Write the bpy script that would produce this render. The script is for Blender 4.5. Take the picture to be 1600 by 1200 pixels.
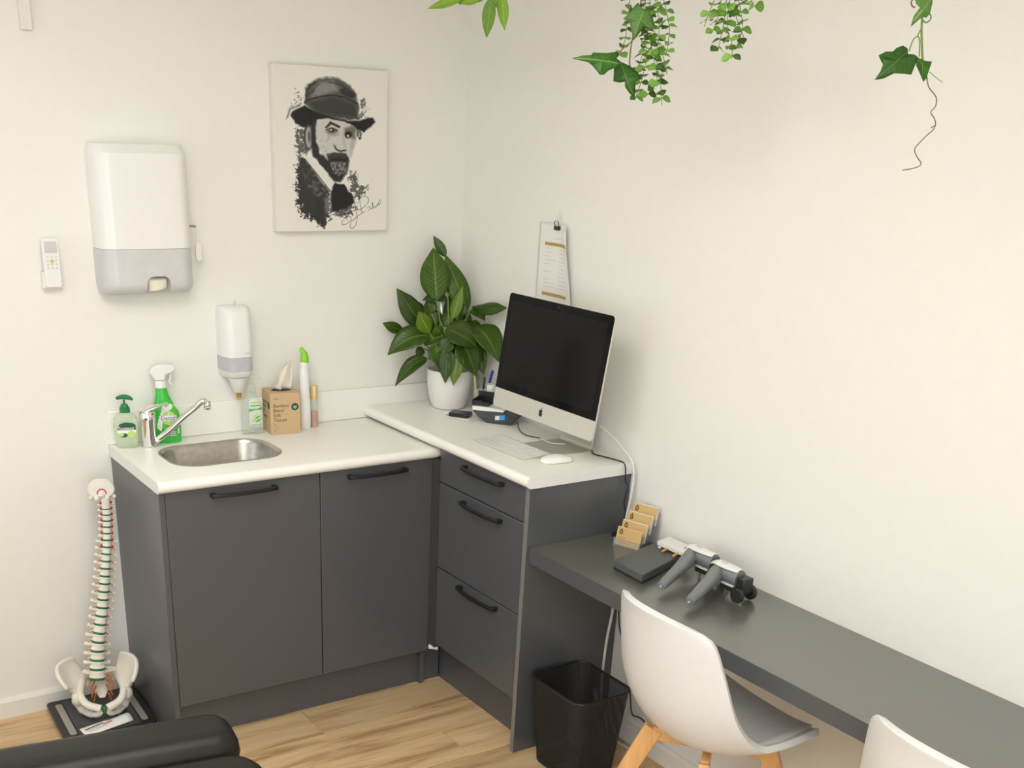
import bpy, bmesh, math, random
import numpy as np
from mathutils import Vector, Matrix

# ------------------------------------------------------------------ reset
for o in list(bpy.data.objects): bpy.data.objects.remove(o, do_unlink=True)
scene = bpy.context.scene
COL = scene.collection
R = math.radians
PI = math.pi

# ------------------------------------------------------------------ camera
CAM = Vector((-2.3232, -3.6058, 1.8629))
YAW, PITCH, ROLL, FPX = -0.5749, -0.4224, 0.0367, 1735.08
PPX, PPY = -97.0, 390.4
_fw = Vector((-math.sin(YAW)*math.cos(PITCH), math.cos(YAW)*math.cos(PITCH), math.sin(PITCH)))
_r = Vector((math.cos(YAW), math.sin(YAW), 0)); _u = _r.cross(_fw)
CR = _r*math.cos(ROLL) + _u*math.sin(ROLL); CU = -_r*math.sin(ROLL) + _u*math.cos(ROLL); CF = _fw
cd = bpy.data.cameras.new('camera'); cam = bpy.data.objects.new('camera', cd); COL.objects.link(cam)
cd.sensor_fit = 'HORIZONTAL'; cd.sensor_width = 36; cd.lens = FPX/1600*36
cd.shift_x = -PPX/1600; cd.shift_y = PPY/1600; cd.clip_start = .05
M = Matrix.Identity(4)
for i in range(3): M[i][0] = CR[i]; M[i][1] = CU[i]; M[i][2] = -CF[i]; M[i][3] = CAM[i]
cam.matrix_world = M
scene.camera = cam
def ray(x, y): return CR*((x-800-PPX)/FPX) - CU*((y-600-PPY)/FPX) + CF
def onx(x, y, X): d = ray(x, y); return CAM + d*((X-CAM.x)/d.x)
def ony(x, y, Y): d = ray(x, y); return CAM + d*((Y-CAM.y)/d.y)
def onz(x, y, Z): d = ray(x, y); return CAM + d*((Z-CAM.z)/d.z)
def onpl(x, y, P, n): d = ray(x, y); return CAM + d*(((P-CAM).dot(n))/d.dot(n))

# ------------------------------------------------------------------ view, world, lights
vs = scene.view_settings
vs.view_transform = 'Standard'; vs.look = 'None'; vs.gamma = 1; vs.use_curve_mapping = False
vs.exposure = -0.46
world = bpy.data.worlds.new('world'); scene.world = world; world.use_nodes = True
bg = world.node_tree.nodes['Background']; bg.inputs[0].default_value = (.78, .88, 1, 1); bg.inputs[1].default_value = 1.2
RX0, RY0, RZ = -3.6, -4.8, 2.5          # room extents: x -3.6..0, y -4.8..0
WF = (-3.4, -1.3, 0.12, 2.20)           # window in the wall behind the camera: x0 x1 z0 z1
WL = (-2.0, -0.45, 0.35, 2.10)           # window in the left wall: y0 y1 z0 z1
def area(name, loc, rot, sx, sy, power, color):
    l = bpy.data.lights.new(name, 'AREA'); l.shape = 'RECTANGLE'; l.size = sx; l.size_y = sy; l.energy = power; l.color = color
    o = bpy.data.objects.new(name, l); o.location = loc; o.rotation_euler = rot; COL.objects.link(o); return o
area('daylight_front', ((WF[0]+WF[1])/2, RY0-.12, (WF[2]+WF[3])/2), (R(90), 0, 0), WF[1]-WF[0], WF[3]-WF[2], 56, (.92, .965, 1))
area('daylight_left', (RX0-.12, (WL[0]+WL[1])/2, (WL[2]+WL[3])/2), (R(90), 0, R(-90)), WL[1]-WL[0], WL[3]-WL[2], 17, (.94, .975, 1))

# ------------------------------------------------------------------ materials
MATS = {}
def new_mat(name):
    m = bpy.data.materials.new(name); m.use_nodes = True; nt = m.node_tree
    return m, nt, nt.nodes['Principled BSDF']
def mat(name, col, rough=.5, metal=0, var=.04, scale=40, bump=0, spec=.5, **kw):
    if name in MATS: return MATS[name]
    m, nt, b = new_mat(name)
    tc = nt.nodes.new('ShaderNodeTexCoord'); nz = nt.nodes.new('ShaderNodeTexNoise'); nz.inputs['Scale'].default_value = scale
    nt.links.new(tc.outputs['Object'], nz.inputs['Vector'])
    rp = nt.nodes.new('ShaderNodeValToRGB')
    rp.color_ramp.elements[0].position = .3; rp.color_ramp.elements[1].position = .7
    rp.color_ramp.elements[0].color = [max(0, c*(1-var)) for c in col]+[1]
    rp.color_ramp.elements[1].color = [min(1, c*(1+var)) for c in col]+[1]
    nt.links.new(nz.outputs['Fac'], rp.inputs[0]); nt.links.new(rp.outputs[0], b.inputs['Base Color'])
    b.inputs['Roughness'].default_value = rough; b.inputs['Metallic'].default_value = metal
    b.inputs['Specular IOR Level'].default_value = spec
    if bump:
        bp = nt.nodes.new('ShaderNodeBump'); bp.inputs['Strength'].default_value = bump; bp.inputs['Distance'].default_value = .002
        nt.links.new(nz.outputs['Fac'], bp.inputs['Height']); nt.links.new(bp.outputs[0], b.inputs['Normal'])
    for k, v in kw.items(): b.inputs[k].default_value = v
    MATS[name] = m; return m
def hexl(r, g, b):
    f = lambda c: ((c/255+.055)/1.055)**2.4 if c > 10 else c/255/12.92
    return (f(r), f(g), f(b))
M_wall = mat('wall_paint', (.845, .825, .762), .75, var=.008, scale=25, bump=.008)
M_ceil = mat('ceiling_paint', (.88, .865, .82), .8, var=.01)
M_trim = mat('trim_paint', (.80, .775, .71), .45, var=.01)
M_top = mat('white_laminate', (.90, .88, .82), .34, var=.012, scale=300)
M_cab = mat('charcoal_laminate', (.080, .084, .091), .32, var=.10, scale=260, bump=.03, spec=.85)
M_cabE = mat('charcoal_edging', (.19, .185, .18), .4, var=.05)
M_cabD = mat('charcoal_recess', (.055, .053, .051), .5, var=.08)
M_desk = mat('grey_laminate', (.100, .102, .084), .28, var=.07, scale=300, bump=.02, spec=1.0, **{'Coat Weight': .7, 'Coat Roughness': .25})
M_blk = mat('black_satin', (.012, .012, .012), .35)
M_blkm = mat('black_matt', (.018, .018, .018), .6)
M_blkp = mat('black_plastic', (.02, .02, .02), .3)
M_white = mat('white_plastic', (.80, .78, .735), .3, var=.01)
M_whiteg = mat('white_gloss', (.84, .825, .79), .18, var=.008)
M_chrome = mat('chrome', (.82, .81, .79), .08, 1)
M_steel = mat('brushed_steel', (.50, .475, .44), .3, 1, var=.1, scale=60)
M_alu = mat('aluminium', (.70, .68, .63), .35, .6, var=.02)
M_gold = mat('gold_print', hexl(190, 155, 80), .4, .2)
M_paper = mat('paper', (.83, .81, .77), .7, var=.01)
M_ink = mat('grey_ink', (.66, .64, .61), .8)
M_vinyl = mat('black_vinyl', (.012, .0115, .008), .4, var=.1, scale=500, bump=.12, spec=.3)
M_bone = mat('bone_plastic', (.80, .76, .66), .4, var=.04, scale=30)
M_disc = mat('disc_green', hexl(20, 110, 78), .45)
M_nerve = mat('nerve_orange', hexl(205, 110, 50), .5)
M_nervey = mat('nerve_yellow', hexl(225, 180, 80), .5)
M_artery = mat('artery_red', hexl(190, 50, 40), .5)
M_pot = mat('white_ceramic', (.80, .775, .72), .35, var=.01)
M_soil = mat('potting_soil', (.03, .02, .012), .9, var=.4, scale=120, bump=.8)
M_cork = mat('kraft_card', hexl(202, 172, 130), .75, var=.04, scale=200)
M_kprint = mat('brown_print', hexl(84, 66, 44), .8)
M_gprint = mat('dark_green_print', hexl(35, 85, 60), .7)
M_tissue = mat('tissue_paper', (.80, .74, .62), .8, var=.02)
M_green = mat('green_liquid', hexl(62, 190, 66), .12, var=.12, scale=18)
M_greend = mat('green_cap', hexl(22, 120, 62), .3)
M_greenl = mat('lime_plastic', hexl(140, 212, 50), .25)
M_lime = mat('lime_print', hexl(185, 215, 110), .5)
M_gbright = mat('bright_green_print', hexl(88, 190, 60), .5)
M_blue = mat('blue_ink', hexl(40, 50, 140), .4)
M_label = mat('white_label', (.82, .81, .78), .5, var=.01)
M_greym = mat('grey_enamel', (.21, .225, .225), .33, .2, var=.05, scale=200)
M_case = mat('dark_grey_case', (.085, .092, .09), .5, var=.12, scale=400, bump=.1)
M_casee = mat('case_edge_grey', (.20, .22, .235), .35)
M_wcard = mat('card_tan', hexl(208, 172, 112), .7, var=.02)
M_brass = mat('brass', hexl(215, 165, 75), .25, .9)
M_cabw = mat('white_cable', (.78, .76, .72), .45)
M_dgrey = mat('dock_grey', (.045, .055, .062), .45)
M_sky = mat('sky_blue_sticker', hexl(80, 165, 225), .5)
M_pink = mat('pink_plastic', hexl(225, 80, 110), .4)
M_smoke = mat('grey_translucent', (.62, .61, .60), .25, var=.03, scale=20)
M_rose = mat('rose_liquid', hexl(205, 165, 145), .15)
M_goldcap = mat('pale_gold_cap', hexl(222, 196, 140), .3, .3)
M_chair = mat('chair_shell_white', (.75, .745, .735), .35, var=.006)
M_cush = mat('grey_cushion', (.70, .69, .67), .5, var=.03, scale=80)
M_red = mat('red_print', hexl(190, 70, 55), .6)
M_stem = mat('leaf_stem', hexl(120, 150, 60), .5, var=.1)
M_brown = mat('brown_stem', hexl(125, 110, 60), .6, var=.15)

def clear_mat(name, col, alpha, rough=.08):
    m, nt, b = new_mat(name)
    b.inputs['Base Color'].default_value = (*col, 1); b.inputs['Roughness'].default_value = rough
    tr = nt.nodes.new('ShaderNodeBsdfTransparent'); tr.inputs[0].default_value = (*[.5+.5*c for c in col], 1)
    mx = nt.nodes.new('ShaderNodeMixShader'); out = nt.nodes['Material Output']
    nz = nt.nodes.new('ShaderNodeTexNoise'); nz.inputs['Scale'].default_value = 30
    mr = nt.nodes.new('ShaderNodeMapRange'); mr.inputs[3].default_value = alpha*.9; mr.inputs[4].default_value = alpha*1.1
    nt.links.new(nz.outputs['Fac'], mr.inputs[0]); nt.links.new(mr.outputs[0], mx.inputs[0])
    nt.links.new(tr.outputs[0], mx.inputs[1]); nt.links.new(b.outputs[0], mx.inputs[2]); nt.links.new(mx.outputs[0], out.inputs[0])
    MATS[name] = m; return m
M_clear = clear_mat('clear_plastic', (.86, .9, .85), .22)
M_clearg = clear_mat('pale_green_soap', (.82, .90, .70), .38)
M_acry = clear_mat('clear_acrylic', (.85, .86, .86), .14)
M_glass = clear_mat('window_glass', (.95, .97, 1), .05, .02)

def wood_mat(name, c0, c1, c2, rough, axis_scale, use_rand=True, rings=1.0):
    m, nt, b = new_mat(name); N = nt.nodes; L = nt.links
    tc = N.new('ShaderNodeTexCoord'); mp = N.new('ShaderNodeMapping'); mp.inputs['Scale'].default_value = axis_scale
    src = tc.outputs['Object']
    if use_rand:
        oi = N.new('ShaderNodeObjectInfo'); vm = N.new('ShaderNodeVectorMath'); vm.operation = 'MULTIPLY_ADD'
        cx = N.new('ShaderNodeCombineXYZ'); mu = N.new('ShaderNodeMath'); mu.operation = 'MULTIPLY'; mu.inputs[1].default_value = 37
        L.new(oi.outputs['Random'], mu.inputs[0])
        for i in range(3): L.new(mu.outputs[0], cx.inputs[i])
        vm.operation = 'ADD'; L.new(src, vm.inputs[0]); L.new(cx.outputs[0], vm.inputs[1]); src = vm.outputs[0]
    L.new(src, mp.inputs[0])
    n1 = N.new('ShaderNodeTexNoise'); n1.inputs['Scale'].default_value = 3.2; n1.inputs['Detail'].default_value = 6; n1.inputs['Distortion'].default_value = .9*rings
    n2 = N.new('ShaderNodeTexNoise'); n2.inputs['Scale'].default_value = 22; n2.inputs['Detail'].default_value = 4
    L.new(mp.outputs[0], n1.inputs['Vector']); L.new(mp.outputs[0], n2.inputs['Vector'])
    mx = N.new('ShaderNodeMath'); mx.operation = 'MULTIPLY_ADD'; mx.inputs[1].default_value = .3
    L.new(n2.outputs['Fac'], mx.inputs[0]); L.new(n1.outputs['Fac'], mx.inputs[2])
    rp = N.new('ShaderNodeValToRGB'); e = rp.color_ramp.elements
    e[0].position = .45; e[0].color = (*c0, 1); e[1].position = .85; e[1].color = (*c2, 1); k = e.new(.62); k.color = (*c1, 1)
    L.new(mx.outputs[0], rp.inputs[0])
    if use_rand:
        hs = N.new('ShaderNodeHueSaturation'); mr = N.new('ShaderNodeMapRange'); mr.inputs[3].default_value = .86; mr.inputs[4].default_value = 1.1
        L.new(oi.outputs['Random'], mr.inputs[0]); L.new(mr.outputs[0], hs.inputs['Value']); L.new(rp.outputs[0], hs.inputs['Color'])
        L.new(hs.outputs[0], b.inputs['Base Color'])
    else: L.new(rp.outputs[0], b.inputs['Base Color'])
    b.inputs['Roughness'].default_value = rough
    bp = N.new('ShaderNodeBump'); bp.inputs['Strength'].default_value = .12; bp.inputs['Distance'].default_value = .001
    L.new(n2.outputs['Fac'], bp.inputs['Height']); L.new(bp.outputs[0], b.inputs['Normal'])
    MATS[name] = m; return m
M_floor = wood_mat('oak_plank', hexl(164, 131, 91), hexl(204, 170, 126), hexl(218, 189, 146), .5, (.55, 5.5, 5.5))
M_beech = wood_mat('beech_leg', hexl(205, 150, 92), hexl(222, 172, 112), hexl(232, 188, 130), .45, (6, 6, .8), False)

def leaf_mat(name, dark, light, rib, rough=.38, veins=26, ribw=.015):
    m, nt, b = new_mat(name); N = nt.nodes; L = nt.links
    uv = N.new('ShaderNodeUVMap'); sp = N.new('ShaderNodeSeparateXYZ'); L.new(uv.outputs[0], sp.inputs[0])
    a = N.new('ShaderNodeMath'); a.operation = 'SUBTRACT'; a.inputs[1].default_value = .5; L.new(sp.outputs['Y'], a.inputs[0])
    ab = N.new('ShaderNodeMath'); ab.operation = 'ABSOLUTE'; L.new(a.outputs[0], ab.inputs[0])
    # side veins sweep forward from the midrib
    s = N.new('ShaderNodeMath'); s.operation = 'MULTIPLY_ADD'; s.inputs[1].default_value = -.45; L.new(ab.outputs[0], s.inputs[0]); L.new(sp.outputs['X'], s.inputs[2])
    t = N.new('ShaderNodeMath'); t.operation = 'MULTIPLY'; t.inputs[1].default_value = veins*2*PI; L.new(s.outputs[0], t.inputs[0])
    si = N.new('ShaderNodeMath'); si.operation = 'SINE'; L.new(t.outputs[0], si.inputs[0])
    mr = N.new('ShaderNodeMapRange'); mr.inputs[1].default_value = -1; mr.inputs[2].default_value = 1; L.new(si.outputs[0], mr.inputs[0])
    nz = N.new('ShaderNodeTexNoise'); nz.inputs['Scale'].default_value = 25
    tc = N.new('ShaderNodeTexCoord'); L.new(tc.outputs['Object'], nz.inputs['Vector'])
    ad = N.new('ShaderNodeMath'); ad.operation = 'MULTIPLY_ADD'; ad.inputs[1].default_value = .16; L.new(mr.outputs[0], ad.inputs[0]); 
    n2 = N.new('ShaderNodeMath'); n2.operation = 'MULTIPLY'; n2.inputs[1].default_value = .7; L.new(nz.outputs['Fac'], n2.inputs[0]); L.new(n2.outputs[0], ad.inputs[2])
    rp = N.new('ShaderNodeValToRGB'); rp.color_ramp.elements[0].color = (*dark, 1); rp.color_ramp.elements[1].color = (*light, 1)
    L.new(ad.outputs[0], rp.inputs[0])
    rb = N.new('ShaderNodeMapRange'); rb.inputs[1].default_value = ribw; rb.inputs[2].default_value = ribw*2.5; rb.inputs[3].default_value = 1; rb.inputs[4].default_value = 0
    L.new(ab.outputs[0], rb.inputs[0])
    mx = N.new('ShaderNodeMix'); mx.data_type = 'RGBA'; L.new(rb.outputs[0], mx.inputs[0]); L.new(rp.outputs[0], mx.inputs[6]); mx.inputs[7].default_value = (*rib, 1)
    hs = N.new('ShaderNodeHueSaturation'); oi = N.new('ShaderNodeObjectInfo'); m2 = N.new('ShaderNodeMapRange'); m2.inputs[3].default_value = .75; m2.inputs[4].default_value = 1.3
    L.new(oi.outputs['Random'], m2.inputs[0]); L.new(m2.outputs[0], hs.inputs['Value']); L.new(mx.outputs[2], hs.inputs['Color'])
    L.new(hs.outputs[0], b.inputs['Base Color'])
    bp = N.new('ShaderNodeBump'); bp.inputs['Strength'].default_value = .14; bp.inputs['Distance'].default_value = .002
    L.new(mr.outputs[0], bp.inputs['Height']); L.new(bp.outputs[0], b.inputs['Normal'])
    b.inputs['Roughness'].default_value = rough
    tl = N.new('ShaderNodeBsdfTranslucent'); L.new(hs.outputs[0], tl.inputs[0])
    ms = N.new('ShaderNodeMixShader'); ms.inputs[0].default_value = .22
    L.new(b.outputs[0], ms.inputs[1]); L.new(tl.outputs[0], ms.inputs[2]); L.new(ms.outputs[0], N['Material Output'].inputs[0])
    MATS[name] = m; return m
M_lily = leaf_mat('lily_leaf', hexl(36, 66, 8), hexl(80, 112, 18), hexl(104, 132, 44), .34, 11)
M_lilyl = leaf_mat('lily_leaf_light', hexl(76, 106, 16), hexl(110, 140, 34), hexl(140, 162, 70), .34, 11)
M_ivy = leaf_mat('ivy_leaf', hexl(38, 92, 14), hexl(82, 138, 40), hexl(130, 165, 80), .45, 9, .004)
M_ivyl = leaf_mat('ivy_leaf_pale', hexl(80, 125, 50), hexl(120, 160, 84), hexl(150, 182, 108), .5, 9, .004)
M_euc = leaf_mat('eucalyptus_leaf', hexl(92, 150, 48), hexl(165, 205, 100), hexl(170, 205, 120), .5, 3)
M_eucd = leaf_mat('eucalyptus_leaf_dark', hexl(58, 92, 38), hexl(96, 130, 62), hexl(130, 155, 90), .5, 3)
M_wil = leaf_mat('bright_leaf', hexl(104, 150, 20), hexl(146, 186, 52), hexl(160, 195, 80), .42, 5)

# ------------------------------------------------------------------ mesh helpers
class MB:
    def __init__(s): s.v = []; s.f = []; s.uv = {}
    def add(s, vs, fs, uv=None):
        o = len(s.v); s.v += [tuple(v) for v in vs]
        for f in fs: s.f.append(tuple(i+o for i in f))
        if uv:
            for i, t in enumerate(uv): s.uv[o+i] = t
        return s
    def box(s, x0, x1, y0, y1, z0, z1):
        vs = [(x, y, z) for z in (z0, z1) for y in (y0, y1) for x in (x0, x1)]
        return s.add(vs, [(0,2,3,1),(4,5,7,6),(0,1,5,4),(2,6,7,3),(0,4,6,2),(1,3,7,5)])
    def loft(s, rings, cap0=True, cap1=True, closed=True):
        n = len(rings[0]); vs = [p for r in rings for p in r]; fs = []
        for i in range(len(rings)-1):
            for j in range(n if closed else n-1):
                k = (j+1) % n; fs.append((i*n+j, i*n+k, (i+1)*n+k, (i+1)*n+j))
        if cap0: fs.append(tuple(reversed(range(n))))
        if cap1: fs.append(tuple(range((len(rings)-1)*n, len(rings)*n)))
        return s.add(vs, fs)
    def lathe(s, prof, n=24, c=(0,0,0), cap0=True, cap1=True):
        return s.loft([[(c[0]+r*math.cos(2*PI*j/n), c[1]+r*math.sin(2*PI*j/n), c[2]+z) for j in range(n)] for r, z in prof], cap0, cap1)
    def tube(s, path, rad, n=8, cap=True, sq=None):
        P = [Vector(p) for p in path]; m = len(P)
        if not hasattr(rad, '__len__'): rad = [rad]*m
        rings = []; prev = None
        for i in range(m):
            t = (P[min(i+1, m-1)]-P[max(i-1, 0)]).normalized()
            if prev is None:
                a = Vector((0,0,1)) if abs(t.z) < .9 else Vector((1,0,0))
                nrm = (a-t*a.dot(t)).normalized()
            else: nrm = (prev-t*prev.dot(t)).normalized()
            prev = nrm; b = t.cross(nrm); k = sq[i] if sq else 1
            rings.append([P[i]+(nrm*math.cos(2*PI*j/n)*k+b*math.sin(2*PI*j/n))*rad[i] for j in range(n)])
        return s.loft(rings, cap, cap)
    def prism(s, poly, fn, t):
        """poly: 2D outline; fn(a,b,h) -> 3D; thickness from h=0 to t"""
        n = len(poly); vs = [fn(a, b, 0) for a, b in poly]+[fn(a, b, t) for a, b in poly]
        fs = [tuple(range(n)), tuple(reversed(range(n, 2*n)))]+[(i, i+n, (i+1) % n+n, (i+1) % n) for i in range(n)]
        return s.add(vs, fs)
    def grid(s, fn, nu, nv, uvf=None):
        vs = [fn(i/nu, j/nv) for i in range(nu+1) for j in range(nv+1)]
        uv = [(uvf(i/nu, j/nv) if uvf else (i/nu, j/nv)) for i in range(nu+1) for j in range(nv+1)]
        return s.add(vs, [(i*(nv+1)+j, (i+1)*(nv+1)+j, (i+1)*(nv+1)+j+1, i*(nv+1)+j+1) for i in range(nu) for j in range(nv)], uv)
    def sphere(s, c, r, n=12, m=8):
        if not hasattr(r, '__len__'): r = (r, r, r)
        rings = [[(c[0]+r[0]*math.sin(PI*i/m)*math.cos(2*PI*j/n), c[1]+r[1]*math.sin(PI*i/m)*math.sin(2*PI*j/n), c[2]-r[2]*math.cos(PI*i/m)) for j in range(n)] for i in range(1, m)]
        return s.loft(rings)
    def mesh(s, name):
        me = bpy.data.meshes.new(name); me.from_pydata(s.v, [], s.f)
        if s.uv:
            l = me.uv_layers.new(name='UVMap')
            for lp in me.loops: l.data[lp.index].uv = s.uv.get(lp.vertex_index, (0, 0))
        bm = bmesh.new(); bm.from_mesh(me); bmesh.ops.recalc_face_normals(bm, faces=bm.faces); bm.to_mesh(me); bm.free()
        return me
    def build(s, name, m, parent=None, world=False, smooth=False, bevel=0, solid=0, sub=0, seg=2, tag_=None, label=None):
        me = s.mesh(name)
        if parent is not None and world: me.transform(parent.matrix_world.inverted())
        me.materials.append(m)
        if smooth: me.polygons.foreach_set('use_smooth', [True]*len(me.polygons))
        o = bpy.data.objects.new(name, me); COL.objects.link(o)
        if parent is not None: o.parent = parent
        if solid:
            md = o.modifiers.new('solid', 'SOLIDIFY'); md.thickness = solid; md.offset = 0
        if bevel:
            md = o.modifiers.new('bevel', 'BEVEL'); md.width = bevel; md.segments = seg; md.limit_method = 'ANGLE'; md.angle_limit = R(40)
        if sub:
            md = o.modifiers.new('sub', 'SUBSURF'); md.levels = sub; md.render_levels = sub
        if smooth or bevel: 
            try: me.set_sharp_from_angle(angle=R(40))
            except Exception: pass
        if label: o['label'] = label
        return o
def thing(name, label, cat, loc=(0,0,0), rz=0, group=None):
    o = bpy.data.objects.new(name, None); COL.objects.link(o); o.location = loc; o.rotation_euler = (0, 0, rz)
    o.matrix_world = Matrix.Translation(loc) @ Matrix.Rotation(rz, 4, 'Z')
    o.empty_display_size = .05
    return tag(o, label, cat, group)
def tag(o, label, cat, group=None):
    o['label'] = label; o['category'] = cat
    if group: o['group'] = group
    return o
def struct(o): o['kind'] = 'structure'; return o
def rrect(w, d, r, n=6, cx=0, cy=0):
    pts = []
    for qx, qy, a0 in ((1,1,0), (-1,1,90), (-1,-1,180), (1,-1,270)):
        for i in range(n+1):
            a = R(a0+90*i/n); pts.append((cx+qx*(w/2-r)+r*math.cos(a), cy+qy*(d/2-r)+r*math.sin(a)))
    return pts
def sell(rx, ry, e, n=28):
    pts = []
    for j in range(n):
        a = 2*PI*j/n; c, s_ = math.cos(a), math.sin(a)
        pts.append((rx*math.copysign(abs(c)**(2/e), c), ry*math.copysign(abs(s_)**(2/e), s_)))
    return pts
def smoothpath(pts, n=6):
    P = [Vector(p) for p in pts]; out = []
    for i in range(len(P)-1):
        a = P[max(i-1, 0)]; b = P[i]; c = P[i+1]; d = P[min(i+2, len(P)-1)]
        for k in range(n):
            t = k/n
            out.append(.5*((2*b)+(c-a)*t+(2*a-5*b+4*c-d)*t*t+(3*b-a-3*c+d)*t**3))
    out.append(P[-1]); return out
_txt = {}
def text_mesh(s, size, align='LEFT', extrude=0):
    cu = bpy.data.curves.new('t', 'FONT'); cu.body = s; cu.size = size; cu.align_x = align; cu.extrude = extrude; cu.resolution_u = 3
    o = bpy.data.objects.new('t', cu); COL.objects.link(o)
    dg = bpy.context.evaluated_depsgraph_get(); me = bpy.data.meshes.new_from_object(o.evaluated_get(dg))
    bpy.data.objects.remove(o, do_unlink=True); return me
def text(s, size, fn, m, parent, align='LEFT', name='lettering'):
    """fn(a,b) maps text plane to 3D in the parent's space"""
    me = text_mesh(s, size, align)
    for v in me.vertices: v.co = Vector(fn(v.co.x, v.co.y))
    me.materials.clear(); me.materials.append(m); me.name = name
    o = bpy.data.objects.new(name, me); COL.objects.link(o); o.parent = parent
    return o
def apply_bool(o, cutter):
    md = o.modifiers.new('b', 'BOOLEAN'); md.operation = 'DIFFERENCE'; md.object = cutter; md.solver = 'EXACT'
    dg = bpy.context.evaluated_depsgraph_get(); me = bpy.data.meshes.new_from_object(o.evaluated_get(dg))
    o.modifiers.clear(); old = o.data; o.data = me
    bpy.data.objects.remove(cutter, do_unlink=True)

# ------------------------------------------------------------------ room
HB = .07
fl = struct(MB().box(RX0-.1, .1, RY0-.1, .1, -.12, -.0115).build('floor', M_floor))
random.seed(5)
row = 0; y = -.445+.18*3
while y > RY0:
    y1 = min(y, 0.0); y0 = max(y-.18, RY0)
    x = -.883 - ((row-3)*.43 % 1.22) + 1.22
    while x > 0: x -= 1.22
    xs = [0.0]
    while x > RX0: xs.append(x); x -= 1.22
    xs.append(RX0)
    if y1-y0 > .01:
        for a, b_ in zip(xs[1:], xs[:-1]):
            if b_-a > .02:
                cx, cy = (a+b_)/2, (y0+y1)/2
                o = MB().box(a-cx+.0006, b_-cx-.0006, y0-cy+.0006, y1-cy-.0006, -.011, 0).build('plank', M_floor, fl, bevel=.0012, seg=1)
                o.location = (cx, cy, 0)
    y -= .18; row += 1
struct(MB().box(RX0-.1, .1, 0, .1, -.12, RZ+.1).build('wall_back', M_wall))
struct(MB().box(0, .1, RY0-.1, 0, -.12, RZ+.1).build('wall_right', M_wall))
x0, x1, z0, z1 = WF
w = MB().box(RX0-.1, x0, RY0-.1, RY0, -.12, RZ+.1).box(x1, 0, RY0-.1, RY0, -.12, RZ+.1).box(x0, x1, RY0-.1, RY0, -.12, z0).box(x0, x1, RY0-.1, RY0, z1, RZ+.1)
struct(w.build('wall_front', M_wall))
y0, y1, z0, z1 = WL
w = MB().box(RX0-.1, RX0, RY0, y0, -.12, RZ+.1).box(RX0-.1, RX0, y1, 0, -.12, RZ+.1).box(RX0-.1, RX0, y0, y1, -.12, z0).box(RX0-.1, RX0, y0, y1, z1, RZ+.1)
struct(w.build('wall_left', M_wall))
struct(MB().box(RX0-.1, .1, RY0-.1, .1, RZ, RZ+.12).build('ceiling', M_ceil))
def mk_window(name, a0, a1, z0, z1, fn):
    def bx(mb, p0, p1, d0, d1, q0, q1):
        A = fn(p0, d0); B = fn(p1, d1); mb.box(min(A[0], B[0]), max(A[0], B[0]), min(A[1], B[1]), max(A[1], B[1]), q0, q1)
    fr = MB(); t = .05
    bx(fr, a0, a0+t, 0, .06, z0, z1); bx(fr, a1-t, a1, 0, .06, z0, z1); bx(fr, a0+t, a1-t, 0, .06, z0, z0+t); bx(fr, a0+t, a1-t, 0, .06, z1-t, z1)
    root = struct(fr.build(name, M_trim, bevel=.004))
    mid = (a0+a1)/2; mu = MB(); bx(mu, mid-.025, mid+.025, .005, .055, z0+t, z1-t); mu.build('mullion', M_trim, root, bevel=.003)
    for p, q in ((a0+t, mid-.025), (mid+.025, a1-t)):
        g = MB(); bx(g, p, q, .027, .033, z0+t, z1-t); g.build('pane', M_glass, root)
mk_window('window_1', *WF, lambda a, d: (a, RY0-.02-d))
mk_window('window_2', *WL, lambda a, d: (RX0-.02-d, a))
# skirting boards
def skirt(name, pts):
    (ax, ay), (bx, by) = pts
    d = Vector((bx-ax, by-ay, 0)); L = d.length; d /= L; n = Vector((d.y, -d.x, 0))
    prof = [(0, 0), (.014, 0), (.014, HB-.012), (.008, HB), (0, HB)]
    mb = MB().loft([[Vector((ax, ay, 0))+n*a+d*t+Vector((0, 0, b)) for a, b in prof] for t in (0, L)])
    return struct(mb.build(name, M_trim))
skirt('baseboard_back', ((RX0, 0), (-1.346, 0)))
skirt('baseboard_right', ((0, -1.0435), (0, RY0)))
skirt('baseboard_front', ((0, RY0), (RX0, RY0)))
skirt('baseboard_left', ((RX0, RY0), (RX0, 0)))
# unseen ceiling panels, added for more top-down light
m_dif, nt, b = new_mat('lamp_diffuser'); b.inputs['Emission Color'].default_value = (1, .985, .94, 1); b.inputs['Emission Strength'].default_value = 9
for lx, ly, lb in ((-1.8, -1.75, 'added flat white ceiling panel lamp nearer the sink wall'), (-2.4, -3.6, 'added flat white ceiling panel lamp nearer the glazed doors')):
    t = thing('added_ceiling_light', lb, 'lamp', (lx, ly, RZ), 0, 'added ceiling panel lamps')
    MB().box(-.61, .61, -.61, .61, -.05, 0).build('lamp_body', M_trim, t, bevel=.005)
    MB().box(-.585, .585, -.585, .585, -.054, -.0501).build('diffuser', m_dif, t)
# cable trunking at top left
mb = MB(); a = ony(28, 10, 0); b_ = ony(49, 48, 0)
o = mb.box(-1.483, -1.451, -.018, 0, 2.088, RZ).build('trunking', M_trim, bevel=.003)
tag(o, 'thin white vertical cable trunking high on wall above the remote', 'trunking')

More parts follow.
